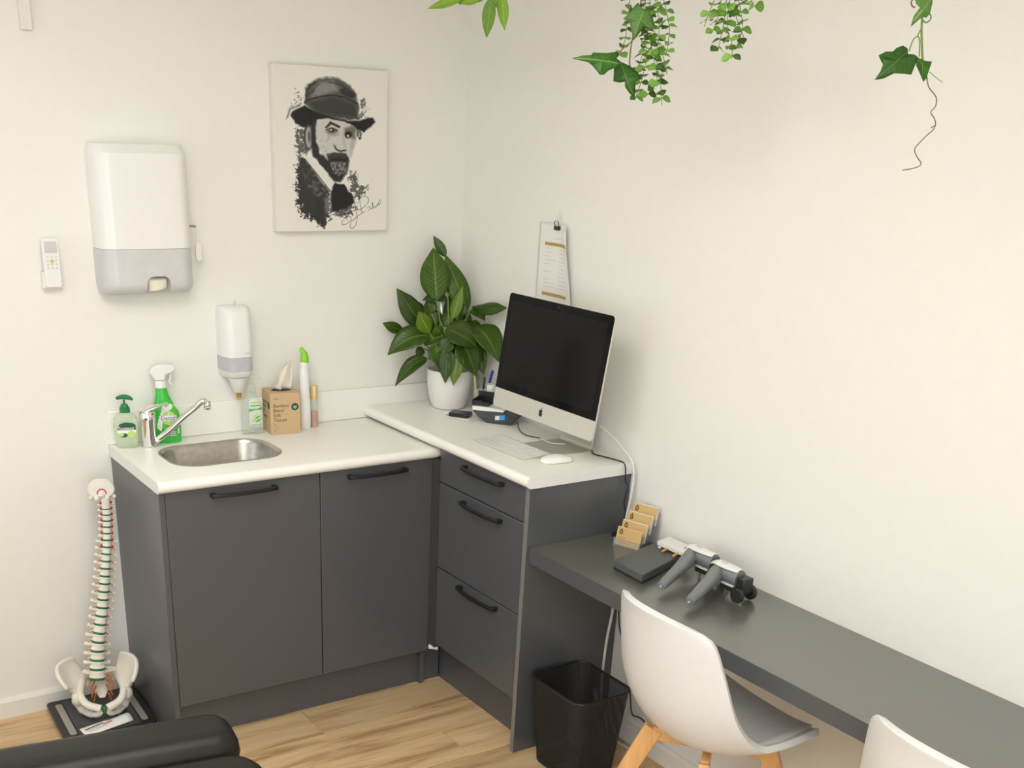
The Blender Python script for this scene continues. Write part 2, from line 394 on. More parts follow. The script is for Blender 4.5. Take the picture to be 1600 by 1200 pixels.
# ------------------------------------------------------------------ cabinets
XL, D1, D2, YE = -1.343, .4755, .3895, -1.041
H1, T1 = .90, .036
HP = .908; H2 = HP+.036
HD, TD, XD = .7204, .049, -.3838
def bow_handle(p0, p1, out, parent):
    """bowed bar handle between two points, standing out from the front"""
    p0 = Vector(p0); p1 = Vector(p1); out = Vector(out); d = (p1-p0); L = d.length; d.normalize(); up = Vector((0, 0, 1))
    mb = MB(); rings = []
    n = 16
    for i in range(n+1):
        t = i/n; k = math.sin(PI*t)**.6
        c = p0+d*(L*t)+out*(.016+.012*k); hw = .0058; th = .005
        rings.append([c+out*th+up*hw, c-out*th+up*hw, c-out*th-up*hw, c+out*th-up*hw])
    mb.loft(rings)
    for q, s in ((p0, 1), (p1, -1)):
        c = q+d*s*.007
        mb.loft([[c+d*a*.008+up*b_*.0068+out*h for a, b_ in ((-1,-1), (1,-1), (1,1), (-1,1))] for h in (0, .022)])
    return mb.build('handle', M_blk, parent, world=True, bevel=.0015, label='bowed black bar handle')
t = thing('sink_cabinet', 'charcoal two-door base cabinet under the sink worktop', 'cabinet', (XL, -D1, 0))
HK = .141; ZB = H1-T1
mb = MB().box(XL, XL+.018, -D1, -.002, 0, ZB-.0005).box(-.41, -.392, -D1+.02, -.002, 0, ZB-.001).box(XL+.018, -.41, -D1+.02, -.002, HK, HK+.018).box(XL+.018, -.41, -.012, -.002, HK+.018, ZB-.001)
mb.box(XL+.018, -.41, -D1+.02, -D1+.04, ZB-.08, ZB-.001)
mb.build('body', M_cab, t, world=True, bevel=.0008, seg=1)
MB().box(XL+.018, -.316, -.4355, -.4195, 0, HK).build('kickboard', M_cab, t, world=True)
for a, b_, h0, h1 in ((XL+.0195, -.8145, -1.183, -.967), (-.8115, -.3915, -.715, -.497)):
    d = MB().box(a, b_, -D1, -D1+.018, HK, ZB-.003).build('door', M_cab, t, world=True, bevel=.001, seg=1)
    h = bow_handle((h0, -D1, .837), (h1, -D1, .837), (0, -1, 0), None); 
    h.parent = d; h.data.transform(Matrix.Translation(-t.location))
MB().box(-.3915, -.372, -D1-.046, -D1+.02, HK+.03, ZB-.002).build('corner_filler', M_cabD, t, world=True)
MB().loft([[(-.3975, -.492, z), (-.374, -.4775, z), (-.374, -.520, z), (-.3975, -.4985, z)] for z in (.158, .172)]).build('corner_bracket', M_white, t, world=True, label='small white corner bracket')
# --- sink worktop
def bullnose(y_back, y_front, z0, z1, n=10):
    r = (z1-z0)/2; zc = (z0+z1)/2
    return [(y_back, z0), (y_back, z1)]+[(y_front+r-r*math.sin(PI*i/n), zc+r*math.cos(PI*i/n)) for i in range(n+1)]
wt = thing('sink_worktop', 'white laminate worktop with rounded front edge around steel sink', 'worktop', (XL, -.495, ZB))
prof = bullnose(-.001, -.500, ZB, H1)
top = MB().loft([[(x, y, z) for y, z in prof] for x in (XL-.004, -.374)]).build('slab', M_top, wt, world=True, smooth=True)
SX, SY, SW, SD = -1.055, -.243, .372, .262
cut = MB().loft([[(x, y, z) for x, y in rrect(SW, SD, .09, 8, SX, SY)] for z in (.8, 1.0)]).build('cut', M_top, wt, world=True)
apply_bool(top, cut)
top.data.set_sharp_from_angle(angle=R(40))
# end capping strip on left end: follows the rounded profile
MB().loft([[(x, y, z) for y, z in bullnose(-.001, -.5004, ZB-.0003, H1+.0004)] for x in (XL-.0055, XL-.004)]).build('edge_strip', M_label, wt, world=True)
struct(MB().box(XL, -.001, -.014, -.0002, H1+.0003, H1+.109).build('trim_1', M_top, bevel=.003))
# --- basin
bs = thing('sink_basin', 'brushed steel rounded sink basin set in white worktop', 'sink', (SX, SY, H1-.15))
rings = []
for w_, d_, r_, z_ in ((SW+.004, SD+.004, .09, H1+.0014), (SW-.004, SD-.004, .088, H1+.0022), (SW-.012, SD-.012, .085, H1-.002), (SW-.02, SD-.02, .082, H1-.012), (SW-.045, SD-.045, .075, H1-.10), (SW-.075, SD-.075, .062, H1-.135), (SW-.14, SD-.12, .05, H1-.15), (.06, .06, .0299, H1-.154)):
    rings.append([(x, y, z_) for x, y in rrect(w_, d_, r_, 8, SX, SY)])
MB().loft(rings, False, True).build('bowl', M_steel, bs, world=True, smooth=True)
MB().lathe([(.012, .0008), (.024, .0012), (.026, .0002)], 20, (SX, SY, H1-.153)).build('drain', M_chrome, bs, world=True)
# --- tap
tp = ony(233, 697, -.085); tp = Vector((-1.237, -.085, H1))
ta = thing('mixer_tap', 'chrome lever mixer tap with raised spout beside sink', 'tap', tp)
MB().lathe([(.027, 0), (.027, .004), (.0245, .006), (.0245, .085), (.0255, .088), (.0255, .112), (.022, .118), (.010, .120)], 28).build('tap_body', M_chrome, ta, smooth=True)
tipw = ony(322, 632, -.150) - tp
e0 = Vector((.018, -.012, .020)); dirv = (Vector((tipw.x, tipw.y, 0))).normalized()
path = smoothpath([e0, e0.lerp(tipw, .25)+Vector((0, 0, .002)), e0.lerp(tipw, .55)+Vector((0, 0, .012)), e0.lerp(tipw, .82)+Vector((0, 0, .016)), tipw+Vector((-.012, 0, .012)), tipw+Vector((.0, 0, .008))], 5)
MB().tube(path, [.0098]*len(path), 14).build('spout', M_chrome, ta, smooth=True)
MB().lathe([(.0105, -.016), (.0115, -.014), (.0115, .004), (.0095, .012)], 18, tipw+Vector((.004, 0, 0))).build('aerator', M_chrome, ta, smooth=True)
lv = ony(262, 629, -.105) - tp
mb = MB(); 
P = [Vector((-.018, .0, .112)), Vector((.0, 0, .122)), Vector((.0, 0, .122)).lerp(lv, .5), lv]
rings = []
for i, (q, w_, h_) in enumerate(zip(P, (.018, .021, .013, .009), (.008, .010, .006, .003))):
    dd_ = (P[min(i+1, 3)]-P[max(i-1, 0)]).normalized(); sd = Vector((-dd_.y, dd_.x, 0)).normalized(); up = sd.cross(dd_)*-1
    rings.append([q+sd*w_*math.cos(2*PI*j/12)+up*h_*math.sin(2*PI*j/12) for j in range(12)])
mb.loft(rings).build('lever', M_chrome, ta, smooth=True)
# --- drawer cabinet
t = thing('drawer_cabinet', 'charcoal three-drawer base cabinet under the computer worktop', 'cabinet', (-D2, YE, 0))
MB().box(-D2+.019, -.001, YE+.019, -.527, .185, HP-.0005).box(-.352, -.001, -.526, -.016, H1+.002, HP-.0005).build('body', M_cab, t, world=True)
MB().box(-.313, -.297, YE+.019, -.4365, 0, .184).build('kickboard', M_cab, t, world=True)
MB().box(-D2-.006, -.001, YE, YE+.018, 0, HP).build('end_panel', M_cab, t, world=True, bevel=.0008, seg=1)
MB().box(-D2-.0072, -D2-.006, YE, YE+.018, 0, HP).build('edge_strip', M_cabE, t, world=True, label='pale grey edge strip')
for z0_, z1_, hz in ((.793, HP-.004, .882), (.486, .789, .762), (.188, .482, .463)):
    d = MB().box(-D2, -D2+.018, YE+.0205, -.5235, z0_, z1_).build('drawer', M_cab, t, world=True, bevel=.001, seg=1)
    h = bow_handle((-D2, -.677, hz), (-D2, -.900, hz), (-1, 0, 0), None); h.parent = d; h.data.transform(Matrix.Translation(-t.location))
ct = thing('computer_worktop', 'raised white laminate worktop with rounded edge carrying the computer', 'worktop', (-.41, YE, HP))
prof = bullnose(0, -.413, HP+.0005, H2)
MB().loft([[(y, x, z) for y, z in prof] for x in (YE-.006, -.0145)]).build('slab', M_top, ct, world=True, smooth=True)
MB().loft([[(y, x, z) for y, z in bullnose(0, -.4134, HP+.0003, H2+.0004)] for x in (YE-.0075, YE-.006)]).build('edge_strip', M_label, ct, world=True)
# --- desk
dk = thing('wall_desk', 'long grey laminate desk running along the right wall', 'desk', (XD, -1.042, 0))
MB().box(XD, -.0005, -3.35, YE-.0012, HD-TD, HD).build('desktop', M_desk, dk, world=True, bevel=.0012, seg=1)
MB().box(XD-.001, XD, -3.35, YE-.0012, HD-TD, HD-.0006).build('shaded_edge_band', M_cab, dk, world=True, label='charcoal front edge band darkened as shade')  # added darker strip: shade on the desk's front edge put into its colour
MB().box(XD+.01, -.015, -3.35, -3.31, 0, HD-TD).build('end_support', M_cab, dk, world=True)
g = onz(964, 836, HD)
GX, GY = -.052, -1.083
MB().lathe([(.034, 0), (.034, .003), (.026, .004), (.024, .0006)], 24, (GX, GY, HD)).build('cable_grommet', M_blkp, dk, world=True, smooth=True, label='round black cable grommet')

# ------------------------------------------------------------------ wall-mounted things
# portrait canvas -----------------------------------------------------------
CX0, CX1, CZ0, CZ1, CDP = -.742, -.330, 1.552, 2.047, .032
pc = thing('canvas_portrait', 'black and white ink portrait canvas of bearded person in hat', 'picture', ((CX0+CX1)/2, 0, CZ0))
M_canvas = mat('canvas_cloth', (.80, .77, .70), .7, var=.01)
MB().box(CX0, CX1, -CDP, -.001, CZ0, CZ1).build('stretched_canvas', M_canvas, pc, world=True, bevel=.002)
def paint():
    nu, nv = 210, 290
    rng = np.random.RandomState(3)
    U, V = np.meshgrid(np.linspace(0, 1, nu+1), np.linspace(0, 1, nv+1), indexing='ij')
    X = 80+705*U; Y = (95+65*U)+V*(1140-(95+65*U))          # tracing frame of the print
    base = np.array((.80, .77, .70)); G = np.ones_like(X)
    def vnoise(cell, seed):
        r_ = np.random.RandomState(seed); g = r_.rand(260, 260)
        a = X/cell; b = Y/cell; i = a.astype(int) % 258; j = b.astype(int) % 258; fa = a-np.floor(a); fb = b-np.floor(b)
        return g[i, j]*(1-fa)*(1-fb)+g[i+1, j]*fa*(1-fb)+g[i, j+1]*(1-fa)*fb+g[i+1, j+1]*fa*fb
    nA, nB, nC = vnoise(6, 1), vnoise(14, 2), vnoise(40, 4)
    NX = (vnoise(22, 7)-.5); NY = (vnoise(22, 8)-.5)
    def sd(poly, jit=0):
        x = X+NX*jit; y = Y+NY*jit; d = np.full_like(X, 1e9); ins = np.zeros(X.shape, bool); n = len(poly)
        for k in range(n):
            ax, ay = poly[k]; bx, by = poly[(k+1) % n]; ex, ey = bx-ax, by-ay
            t_ = np.clip(((x-ax)*ex+(y-ay)*ey)/(ex*ex+ey*ey+1e-9), 0, 1)
            d = np.minimum(d, np.hypot(x-ax-ex*t_, y-ay-ey*t_))
            c = ((ay > y) != (by > y)) & (x < (bx-ax)*(y-ay)/((by-ay) if by != ay else 1e-9)+ax); ins ^= c
        return np.where(ins, -d, d)
    def lay(mask, g): 
        nonlocal G; G = G*(1-mask)+g*mask
    def fill(poly, g, soft=5, jit=14, k=1.0): lay(np.clip(.5-sd(poly, jit)/(2*soft), 0, 1)*k, g)
    def ell(cx, cy, rx, ry, g, soft=.25, k=1.0):
        q = np.hypot((X-cx)/rx, (Y-cy)/ry); lay(np.clip((1-q)/soft+.5, 0, 1)*k, g)
    def stroke(pts, wd, g, soft=1.5, k=1.0, jit=0):
        x = X+NX*jit; y = Y+NY*jit; d = np.full_like(X, 1e9)
        for (ax, ay), (bx, by) in zip(pts[:-1], pts[1:]):
            ex, ey = bx-ax, by-ay; t_ = np.clip(((x-ax)*ex+(y-ay)*ey)/(ex*ex+ey*ey+1e-9), 0, 1)
            d = np.minimum(d, np.hypot(x-ax-ex*t_, y-ay-ey*t_))
        lay(np.clip((wd-d)/soft+.5, 0, 1)*k, g)
    def grunge(poly, dens, g, soft=50, noise=None, k=1.0):
        m_ = np.clip(.5-sd(poly, 30)/(2*soft), 0, 1); nz = (nA*.6+nB*.4) if noise is None else noise
        lay(np.clip((m_*dens+nz-1.0)*9, 0, 1)*k, g)
    # loose spatter round the figure
    grunge([(195,690),(250,700),(330,900),(420,900),(420,1040),(370,1120),(290,1080),(205,1010)], .98, .16, 38)
    grunge([(200,480),(260,480),(280,640),(210,700),(190,620)], .75, .35, 30)
    grunge([(520,800),(545,745),(600,780),(600,860),(690,820),(640,920),(590,960),(540,900)], .72, .35, 25)
    grunge([(425,1000),(560,960),(600,1000),(560,1050),(440,1060)], .72, .3, 22)
    grunge([(140,380),(190,250),(260,230),(250,370)], .5, .5, 30)
    grunge([(590,330),(640,300),(680,440),(600,440)], .6, .4, 18)
    grunge([(560,480),(660,500),(590,590)], .68, .3, 14)
    # coat and tie
    fill([(215,660),(262,678),(330,780),(415,885),(365,945),(300,915),(250,840),(222,760)], .17, 9, 26)
    lay(np.clip(.5-sd([(240,720),(330,790),(400,885),(330,930),(260,850)], 30)/20, 0, 1)*np.clip(nB*2-.8, 0, 1)*.6, .5)
    fill([(300,915),(365,945),(372,1000),(395,1080),(360,1125),(310,1085),(330,1010)], .14, 8, 40, .85)
    fill([(372,935),(420,900),(418,1010),(385,1030)], .55, 6, 10, .6)
    fill([(262,682),(292,664),(440,830),(418,886)], .97, 4, 4)
    stroke([(262,684),(340,785),(416,886)], 2.5, .2, 2)
    fill([(440,832),(500,842),(560,920),(572,958),(520,998),(425,1022),(420,885)], .05, 4, 12)
    # hat
    fill([(265,345),(268,240),(330,195),(400,180),(480,190),(545,235),(580,290),(600,360),(600,440),(530,440),(440,425),(330,392)], .30, 7, 14)
    lay(np.clip(.5-sd([(330,215),(440,200),(480,260),(400,280),(310,300)], 20)/30, 0, 1)*.7, .62)
    lay(np.clip(.5-sd([(290,330),(430,300),(570,345),(600,430),(440,415),(330,385)], 10)/26, 0, 1)*.8, .17)
    stroke([(262,335),(290,312),(360,296),(430,290),(510,305),(590,345)], 4, .07, 3, 1, 6)
    stroke([(415,212),(470,222),(530,255),(575,300)], 4, .12, 4, .8, 8)
    stroke([(268,330),(275,250),(330,205)], 7, .15, 7, .8, 14); stroke([(285,290),(345,225)], 6, .2, 6, .6, 10)
    stroke([(330,190),(400,178),(470,186)], 2, .4, 3, .7)
    fill([(470,255),(520,250),(575,300),(560,310),(500,290)], .12, 7, 16, .8)
    fill([(175,405),(192,375),(262,350),(330,388),(440,424),(530,444),(600,448),(690,430),(706,455),(680,490),(630,517),(590,500),(545,468),(480,446),(400,432),(345,436),(312,474),(250,482),(205,455)], .06, 5, 10)
    for q in range(4): stroke([(160-q*4,420+q*4),(180-q*3,370-q*3),(240,345-q*4)], 1.5, .35, 2, .7, 8)
    # head
    fill([(335,437),(400,430),(545,466),(586,520),(584,570),(560,640),(535,690),(480,640),(420,660),(380,690),(345,610),(325,500)], .84, 5, 3)
    fill([(560,480),(590,510),(575,600),(545,680),(545,600)], .74, 8, 6)
    ell(282, 545, 30, 82, .22); ell(284, 545, 20, 66, .66); ell(288, 540, 9, 34, .35, .6)
    fill([(300,470),(336,440),(328,520),(334,580),(352,645),(398,690),(392,655),(440,640),(515,648),(540,690),(524,770),(482,826),(440,828),(380,745),(312,665),(298,600)], .13, 6, 10)
    lay(np.clip(.5-sd([(415,700),(520,700),(520,765),(470,790),(425,765)], 14)/16, 0, 1)*np.clip(nA*2.2-.5, 0, 1)*.85, .62)
    stroke([(415,690),(460,684),(520,692)], 5, .06, 4); fill([(395,655),(450,640),(520,650),(530,675),(460,672),(400,690)], .2, 5, 8, .8)
    fill([(385,486),(420,447),(482,480),(478,492),(425,466),(395,492)], .08, 4, 3)
    fill([(505,492),(560,478),(580,500),(575,560),(520,550)], .3, 10, 6, .8); ell(532, 532, 24, 20, .08, .5); ell(531, 540, 6, 6, .95)
    ell(430, 508, 36, 20, .42, .6); ell(430, 505, 15, 13, .12, .4); ell(424, 502, 5, 6, .95); ell(440, 530, 34, 12, .6, .9, .7)
    stroke([(392,500),(425,488),(465,506)], 3, .15, 3)
    stroke([(500,520),(505,580),(515,625)], 8, .7, 12, .6); stroke([(445,600),(455,622),(480,634),(515,630)], 5, .16, 5); stroke([(440,590),(446,612)], 4, .5, 6, .7)
    lay(np.clip((nB-.62)*4, 0, 1)*np.clip(.5-sd([(335,500),(420,540),(420,650),(380,680)], 10)/30, 0, 1)*.35, .45)
    # signature strokes
    S = .18
    stroke([(505,1020),(540,1000),(556,1020),(530,1045),(500,1060),(545,1050),(552,1075),(520,1100),(490,1105),(488,1085),(530,1045)], 1.6, S)
    stroke([(480,1062),(512,1030),(524,1078)], 1.4, S)
    stroke([(566,930),(580,1000),(590,1060),(580,1110),(555,1132),(540,1120),(548,1090),(590,1050),(640,1020)], 1.6, S)
    stroke([(604,930),(612,985),(622,1035)], 1.6, S); stroke([(598,940),(640,918),(665,935),(662,965),(625,1000),(600,1010)], 1.6, S)
    stroke([(655,1000),(672,985),(678,1002),(664,1014),(680,1000),(690,1006),(692,960),(698,1000),(708,985),(714,1002),(722,975),(728,985),(732,960),(735,980),(745,965),(738,950),(750,945)], 1.3, S)
    mb = MB(); f_ = []
    for i in range(nu):
        for j in range(nv): a = i*(nv+1)+j; f_.append((a, a+nv+1, a+nv+2, a+1))
    w_ = CX1-CX0-.006; h_ = CZ1-CZ0-.006
    vs_ = [(CX0+.003+w_*i/nu, -CDP-.0006, CZ1-.003-h_*j/nv) for i in range(nu+1) for j in range(nv+1)]
    me = bpy.data.meshes.new('ink_print'); me.from_pydata(vs_, [], f_); me.transform(pc.matrix_world.inverted())
    ca = me.color_attributes.new('ink', 'FLOAT_COLOR', 'POINT'); g = np.clip(G, 0.02, 1).ravel()
    lin = g**1.9; col = np.ones((len(g), 4)); col[:, :3] = lin[:, None]*base[None, :]
    ca.data.foreach_set('color', col.astype(np.float32).ravel())
    m, nt, b = new_mat('ink_print'); at = nt.nodes.new('ShaderNodeVertexColor'); at.layer_name = 'ink'
    nt.links.new(at.outputs[0], b.inputs['Base Color']); b.inputs['Roughness'].default_value = .6
    me.materials.append(m); o = bpy.data.objects.new('ink_print', me); COL.objects.link(o); o.parent = pc
    o['label'] = 'ink portrait print with a handwritten signature'
paint()
# towel dispenser -----------------------------------------------------------
def shellring(w, h, r, y, cx, cz, n=6): return [(a, y, b) for a, b in rrect(w, h, r, n, cx, cz)]
td = thing('towel_dispenser', 'white paper towel dispenser with grey lower half on wall', 'dispenser', (-1.19, 0, 1.37))
TX0, TX1, TZ0, TZ1, TZM = -1.338, -1.045, 1.378, 1.806, 1.512
cx = (TX0+TX1)/2; w_ = TX1-TX0
def half(z0, z1, rt, rb, m, name, notch=False):
    secs = []
    zs = [z0+(z1-z0)*k/12 for k in range(13)]
    for z in zs:
        kt = min(1, max(0, (z1-z)/.035)) if rt else 1; kb = min(1, max(0, (z-z0)/.03)) if rb else 1
        k = math.sqrt(max(0, 1-(1-kt)**2))*math.sqrt(max(0, 1-(1-kb)**2)); k = max(k, .35)
        ww = w_*(.93+.07*k); dp = .098*(.55+.45*k)
        sec = [(cx-ww/2, 0, z), (cx-ww/2, -dp*.35, z)]
        for i in range(7): a = R(90*i/6); sec.append((cx-ww/2+.045*(1-math.cos(a)), -dp*.35-dp*.65*math.sin(a), z))
        for i in range(7): a = R(90-90*i/6); sec.append((cx+ww/2-.045*(1-math.cos(a)), -dp*.35-dp*.65*math.sin(a), z))
        sec += [(cx+ww/2, -dp*.35, z), (cx+ww/2, 0, z)]
        secs.append(sec)
    o = MB().loft(secs).build(name, m, td, world=True, smooth=True)
    return o
half(TZM+.001, TZ1, True, False, M_whiteg, 'cover')
lo = half(TZ0, TZM, False, True, M_smoke, 'lower_cover')
cut = MB().loft([[(x, y_, z) for x, z in rrect(.075, .085, .022, 5, -1.170, TZ0+.012)] for y_ in (-.2, -.055)]).build('cut', M_smoke, td, world=True)
apply_bool(lo, cut); lo.data.set_sharp_from_angle(angle=R(40))
MB().grid(lambda u, v: (-1.202+.064*u, -.078-.022*math.sin(PI*u)*v, TZ0+.048-.040*v+.012*u*v), 6, 4).build('paper_towel', M_tissue, td, world=True, smooth=True, solid=.0008)
kx, ky, kz = -1.037, -.05, 1.575
MB().tube([(kx-.01, ky, kz), (kx+.012, ky, kz-.002)], .004, 8).build('key', M_steel, td, world=True)
ch = smoothpath([(kx+.012, ky-.002, kz-.003), (kx+.016, ky-.002, kz-.02), (kx+.0165, ky-.002, kz-.05)], 4)
MB().tube(ch, .0012, 5).build('key_chain', M_steel, td, world=True)
MB().loft([[(kx+.0165+a, y_, kz-.078+b) for a, b in rrect(.020, .056, .0095, 5)] for y_ in (ky-.006, ky+.002)]).build('key_tag', M_white, td, world=True, bevel=.002, label='white oval key tag')
# soap dispenser -------------------------------------------------------------
sdp = thing('soap_dispenser', 'slim white wall soap dispenser with pale grey band above counter', 'dispenser', (-.90, 0, 1.06))
sx0, sx1, szt, szb = -.958, -.853, 1.325, 1.098; scx = (sx0+sx1)/2; sw = sx1-sx0
def sd_sec(z, ww, dp):
    s = [(scx-ww/2, 0, z), (scx-ww/2, -dp*.4, z)]
    for i in range(7): a = R(90*i/6); s.append((scx-ww/2+.03*(1-math.cos(a)), -dp*.4-dp*.6*math.sin(a), z))
    for i in range(7): a = R(90-90*i/6); s.append((scx+ww/2-.03*(1-math.cos(a)), -dp*.4-dp*.6*math.sin(a), z))
    return s+[(scx+ww/2, -dp*.4, z), (scx+ww/2, 0, z)]
zb1, zb2 = 1.165, 1.120
MB().loft([sd_sec(z, ww, dp) for z, ww, dp in ((zb1, sw, .088), (1.22, sw, .088), (1.30, sw*.99, .082), (1.315, sw*.97, .074), (szt, sw*.90, .058))]).build('cover', M_whiteg, sdp, world=True, smooth=True)
MB().loft([sd_sec(z, ww, dp) for z, ww, dp in ((zb2, sw*.995, .0865), (zb1-.0008, sw*.995, .0865))]).build('level_window', mat('level_window_grey', (.52, .51, .53), .35), sdp, world=True, smooth=True, label='pale grey level window')
MB().loft([sd_sec(z, ww, dp) for z, ww, dp in ((szb-.004, sw*.80, .074), (szb+.004, sw*.93, .083), (zb2-.0008, sw*.99, .088))]).build('push_bar', M_white, sdp, world=True, smooth=True)
MB().lathe([(.012, -.052), (.018, -.048), (.028, -.016), (.036, 0)], 20, (scx, -.045, szb-.004)).build('nozzle', M_white, sdp, world=True, smooth=True)
MB().lathe([(.0075, -.070), (.0085, -.052)], 14, (scx, -.045, szb-.004)).build('nozzle_tip', M_brass, sdp, world=True, label='amber nozzle tip')
MB().tube([(scx+.004, -.035, szt-.002), (scx+.005, -.035, szt+.016)], .0016, 6).build('lock_pin', M_steel, sdp, world=True)
for k in range(2): MB().box(scx+.012+.010*k, scx+.020+.010*k, -.0893, -.0885, 1.175, 1.181).build('mark', M_ink, sdp, world=True)
# remote control in cradle ---------------------------------------------------
rc = thing('remote_cradle', 'white wall cradle holding the air conditioner remote', 'holder', (-1.472, 0, 1.395))
MB().loft([[(x, y_, z) for x, z in rrect(.060, .050, .006, 4, -1.4725, 1.423)] for y_ in (-.026, -.0005)]).build('cradle', M_white, rc, world=True, bevel=.002)
rm = thing('remote_control', 'white remote control with one yellow button in wall cradle', 'remote', (-1.472, -.018, 1.40))
MB().loft([[(x, y_, z) for x, z in rrect(.048, .140, .008, 4, -1.4725, 1.473)] for y_ in (-.036, -.0265)]).build('remote_body', M_whiteg, rm, world=True, bevel=.002)
MB().box(-1.491, -1.454, -.0367, -.036, 1.502, 1.534).build('screen', mat('lcd_grey', (.60, .61, .58), .2), rm, world=True, label='pale grey display screen')
bt = MB().lathe([(.0056, 0), (.0056, .0015)], 16, (0, 0, 0)).build('button', mat('yellow_button', hexl(226, 180, 70), .4), rm, label='round yellow button'); bt.data.transform(Matrix.Translation(Vector((-1.472, -.036, 1.478))-rm.location) @ Matrix.Rotation(R(90), 4, 'X'))
for r_ in range(4):
    for c_ in range(3):
        if r_ == 1 and c_ == 1: continue
        MB().box(-1.4875+c_*.0125, -1.4815+c_*.0125, -.037, -.036, 1.4885-r_*.0105, 1.4925-r_*.0105).build('button', M_ink if r_ == 0 else M_smoke, rm, world=True)
# notice on right wall -------------------------------------------------------
hk = thing('wall_hook', 'small clear adhesive hook above the clipped notice', 'hook', (0, -.583, 1.625))
MB().loft([[(x, y_, z) for y_, z in rrect(.020, .034, .006, 4, -.583, 1.640)] for x in (-.003, 0)]).build('plate', M_white, hk, world=True)
MB().tube(smoothpath([(-.003, -.583, 1.636), (-.009, -.583, 1.630), (-.013, -.583, 1.632), (-.014, -.583, 1.638)], 4), .0022, 6).build('hook_arm', M_white, hk, world=True, smooth=True)
nt_ = thing('paper_notice', 'white printed notice sheet with two gold bars clipped on wall', 'notice', (0, -.59, 1.34))
def sheet(u, v):      # u: left to right (towards the camera), v: top to bottom
    k = max(0, u-.55)/.45; c = (1-v)**1.2
    yy = -.482-.212*u+.05*k*k*c; x = -.006-.025*k**1.5*(.35+.65*c)
    return (x, yy, 1.612-.285*v-.022*k*k*c)
MB().grid(sheet, 16, 16).build('sheet', M_paper, nt_, world=True, smooth=True, solid=.0004)
def onsheet(u, v): p = sheet(u, v); return (p[0]-.0012, p[1], p[2])
for v0 in (.205, .755):
    MB().grid(lambda u, v: onsheet(.17+.66*u, v0+.035*v), 10, 1).build('gold_bar', M_gold, nt_, world=True)
random.seed(2)
for k in range(15):
    v0 = .10+.042*k if k > 3 else .09+.033*k
    if .17 < v0 < .25: continue
    for u0, u1 in (((.42, .66),) if k < 3 else ((.18, .18+random.uniform(.1, .3)), (.55, .55+random.uniform(.1, .3)))):
        if v0 < .73 and random.random() < .85: MB().grid(lambda u, v: onsheet(u0+(u1-u0)*u, v0+.007*v), 4, 1).build('text_line', M_ink, nt_, world=True)
cl = thing('bulldog_clip', 'small black bulldog clip holding the notice on the wall', 'clip', (-.012, -.583, 1.59))
MB().box(-.018, -.002, -.594, -.572, 1.594, 1.606).build('clip_jaw', M_blkp, cl, world=True, bevel=.002)
for s in (-1, 1): MB().tube(smoothpath([(-.012, -.583+s*.009, 1.604), (-.016, -.583+s*.011, 1.616), (-.014, -.583+s*.004, 1.622)], 3), .0014, 5).build('clip_arm', M_blk, cl, world=True)

# ------------------------------------------------------------------ bottles and things on the sink worktop
class Bottle:
    """loft of superellipse sections (z, rx, ry, e) plus labels laid on its front"""
    def __init__(s, secs): s.s = secs
    def at(s, z):
        S = s.s
        if z <= S[0][0]: return S[0][1:]
        for a, b in zip(S[:-1], S[1:]):
            if a[0] <= z <= b[0]:
                t = (z-a[0])/max(1e-9, b[0]-a[0]); return tuple(a[i]+(b[i]-a[i])*t for i in (1, 2, 3))
        return S[-1][1:]
    def y(s, x, z, off=.0006):
        rx, ry, e = s.at(z); q = min(.999, abs(x/rx)); return -ry*(1-q**e)**(1/e)-off
    def mb(s, n=32): return MB().loft([[(x, y, z) for x, y in sell(rx, ry, e, n)] for z, rx, ry, e in s.s])
    def patch(s, name, outline, m, parent, off=.0006):
        n = len(outline); cx = sum(p[0] for p in outline)/n; cz = sum(p[1] for p in outline)/n
        vs = []; fs = []
        K = 4
        for k in range(1, K+1):
            for x, z in outline: xx = cx+(x-cx)*k/K; zz = cz+(z-cz)*k/K; vs.append((xx, s.y(xx, zz, off), zz))
        vs.append((cx, s.y(cx, cz, off), cz)); c = len(vs)-1
        for j in range(n):
            fs.append((j, (j+1) % n, c))
            for k in range(K-1): fs.append((k*n+j, (k+1)*n+j, (k+1)*n+(j+1) % n, k*n+(j+1) % n))
        return MB().add(vs, fs).build(name, m, parent, smooth=True)
    def text(s, st, size, x, z, m, parent, align='CENTER', off=.0014): return text(st, size, lambda a, b: (x+a, s.y(x+a, z+b, off), z+b), m, parent, align)
def circ(cx, cz, r, n=24, rz=None): return [(cx+r*math.cos(2*PI*i/n), cz+(rz or r)*math.sin(2*PI*i/n)) for i in range(n)]
def rect(x0, x1, z0, z1, n=5): 
    return [(x0+(x1-x0)*i/n, z0) for i in range(n)]+[(x1, z0+(z1-z0)*i/n) for i in range(n)]+[(x1-(x1-x0)*i/n, z1) for i in range(n)]+[(x0, z1-(z1-z0)*i/n) for i in range(n)]
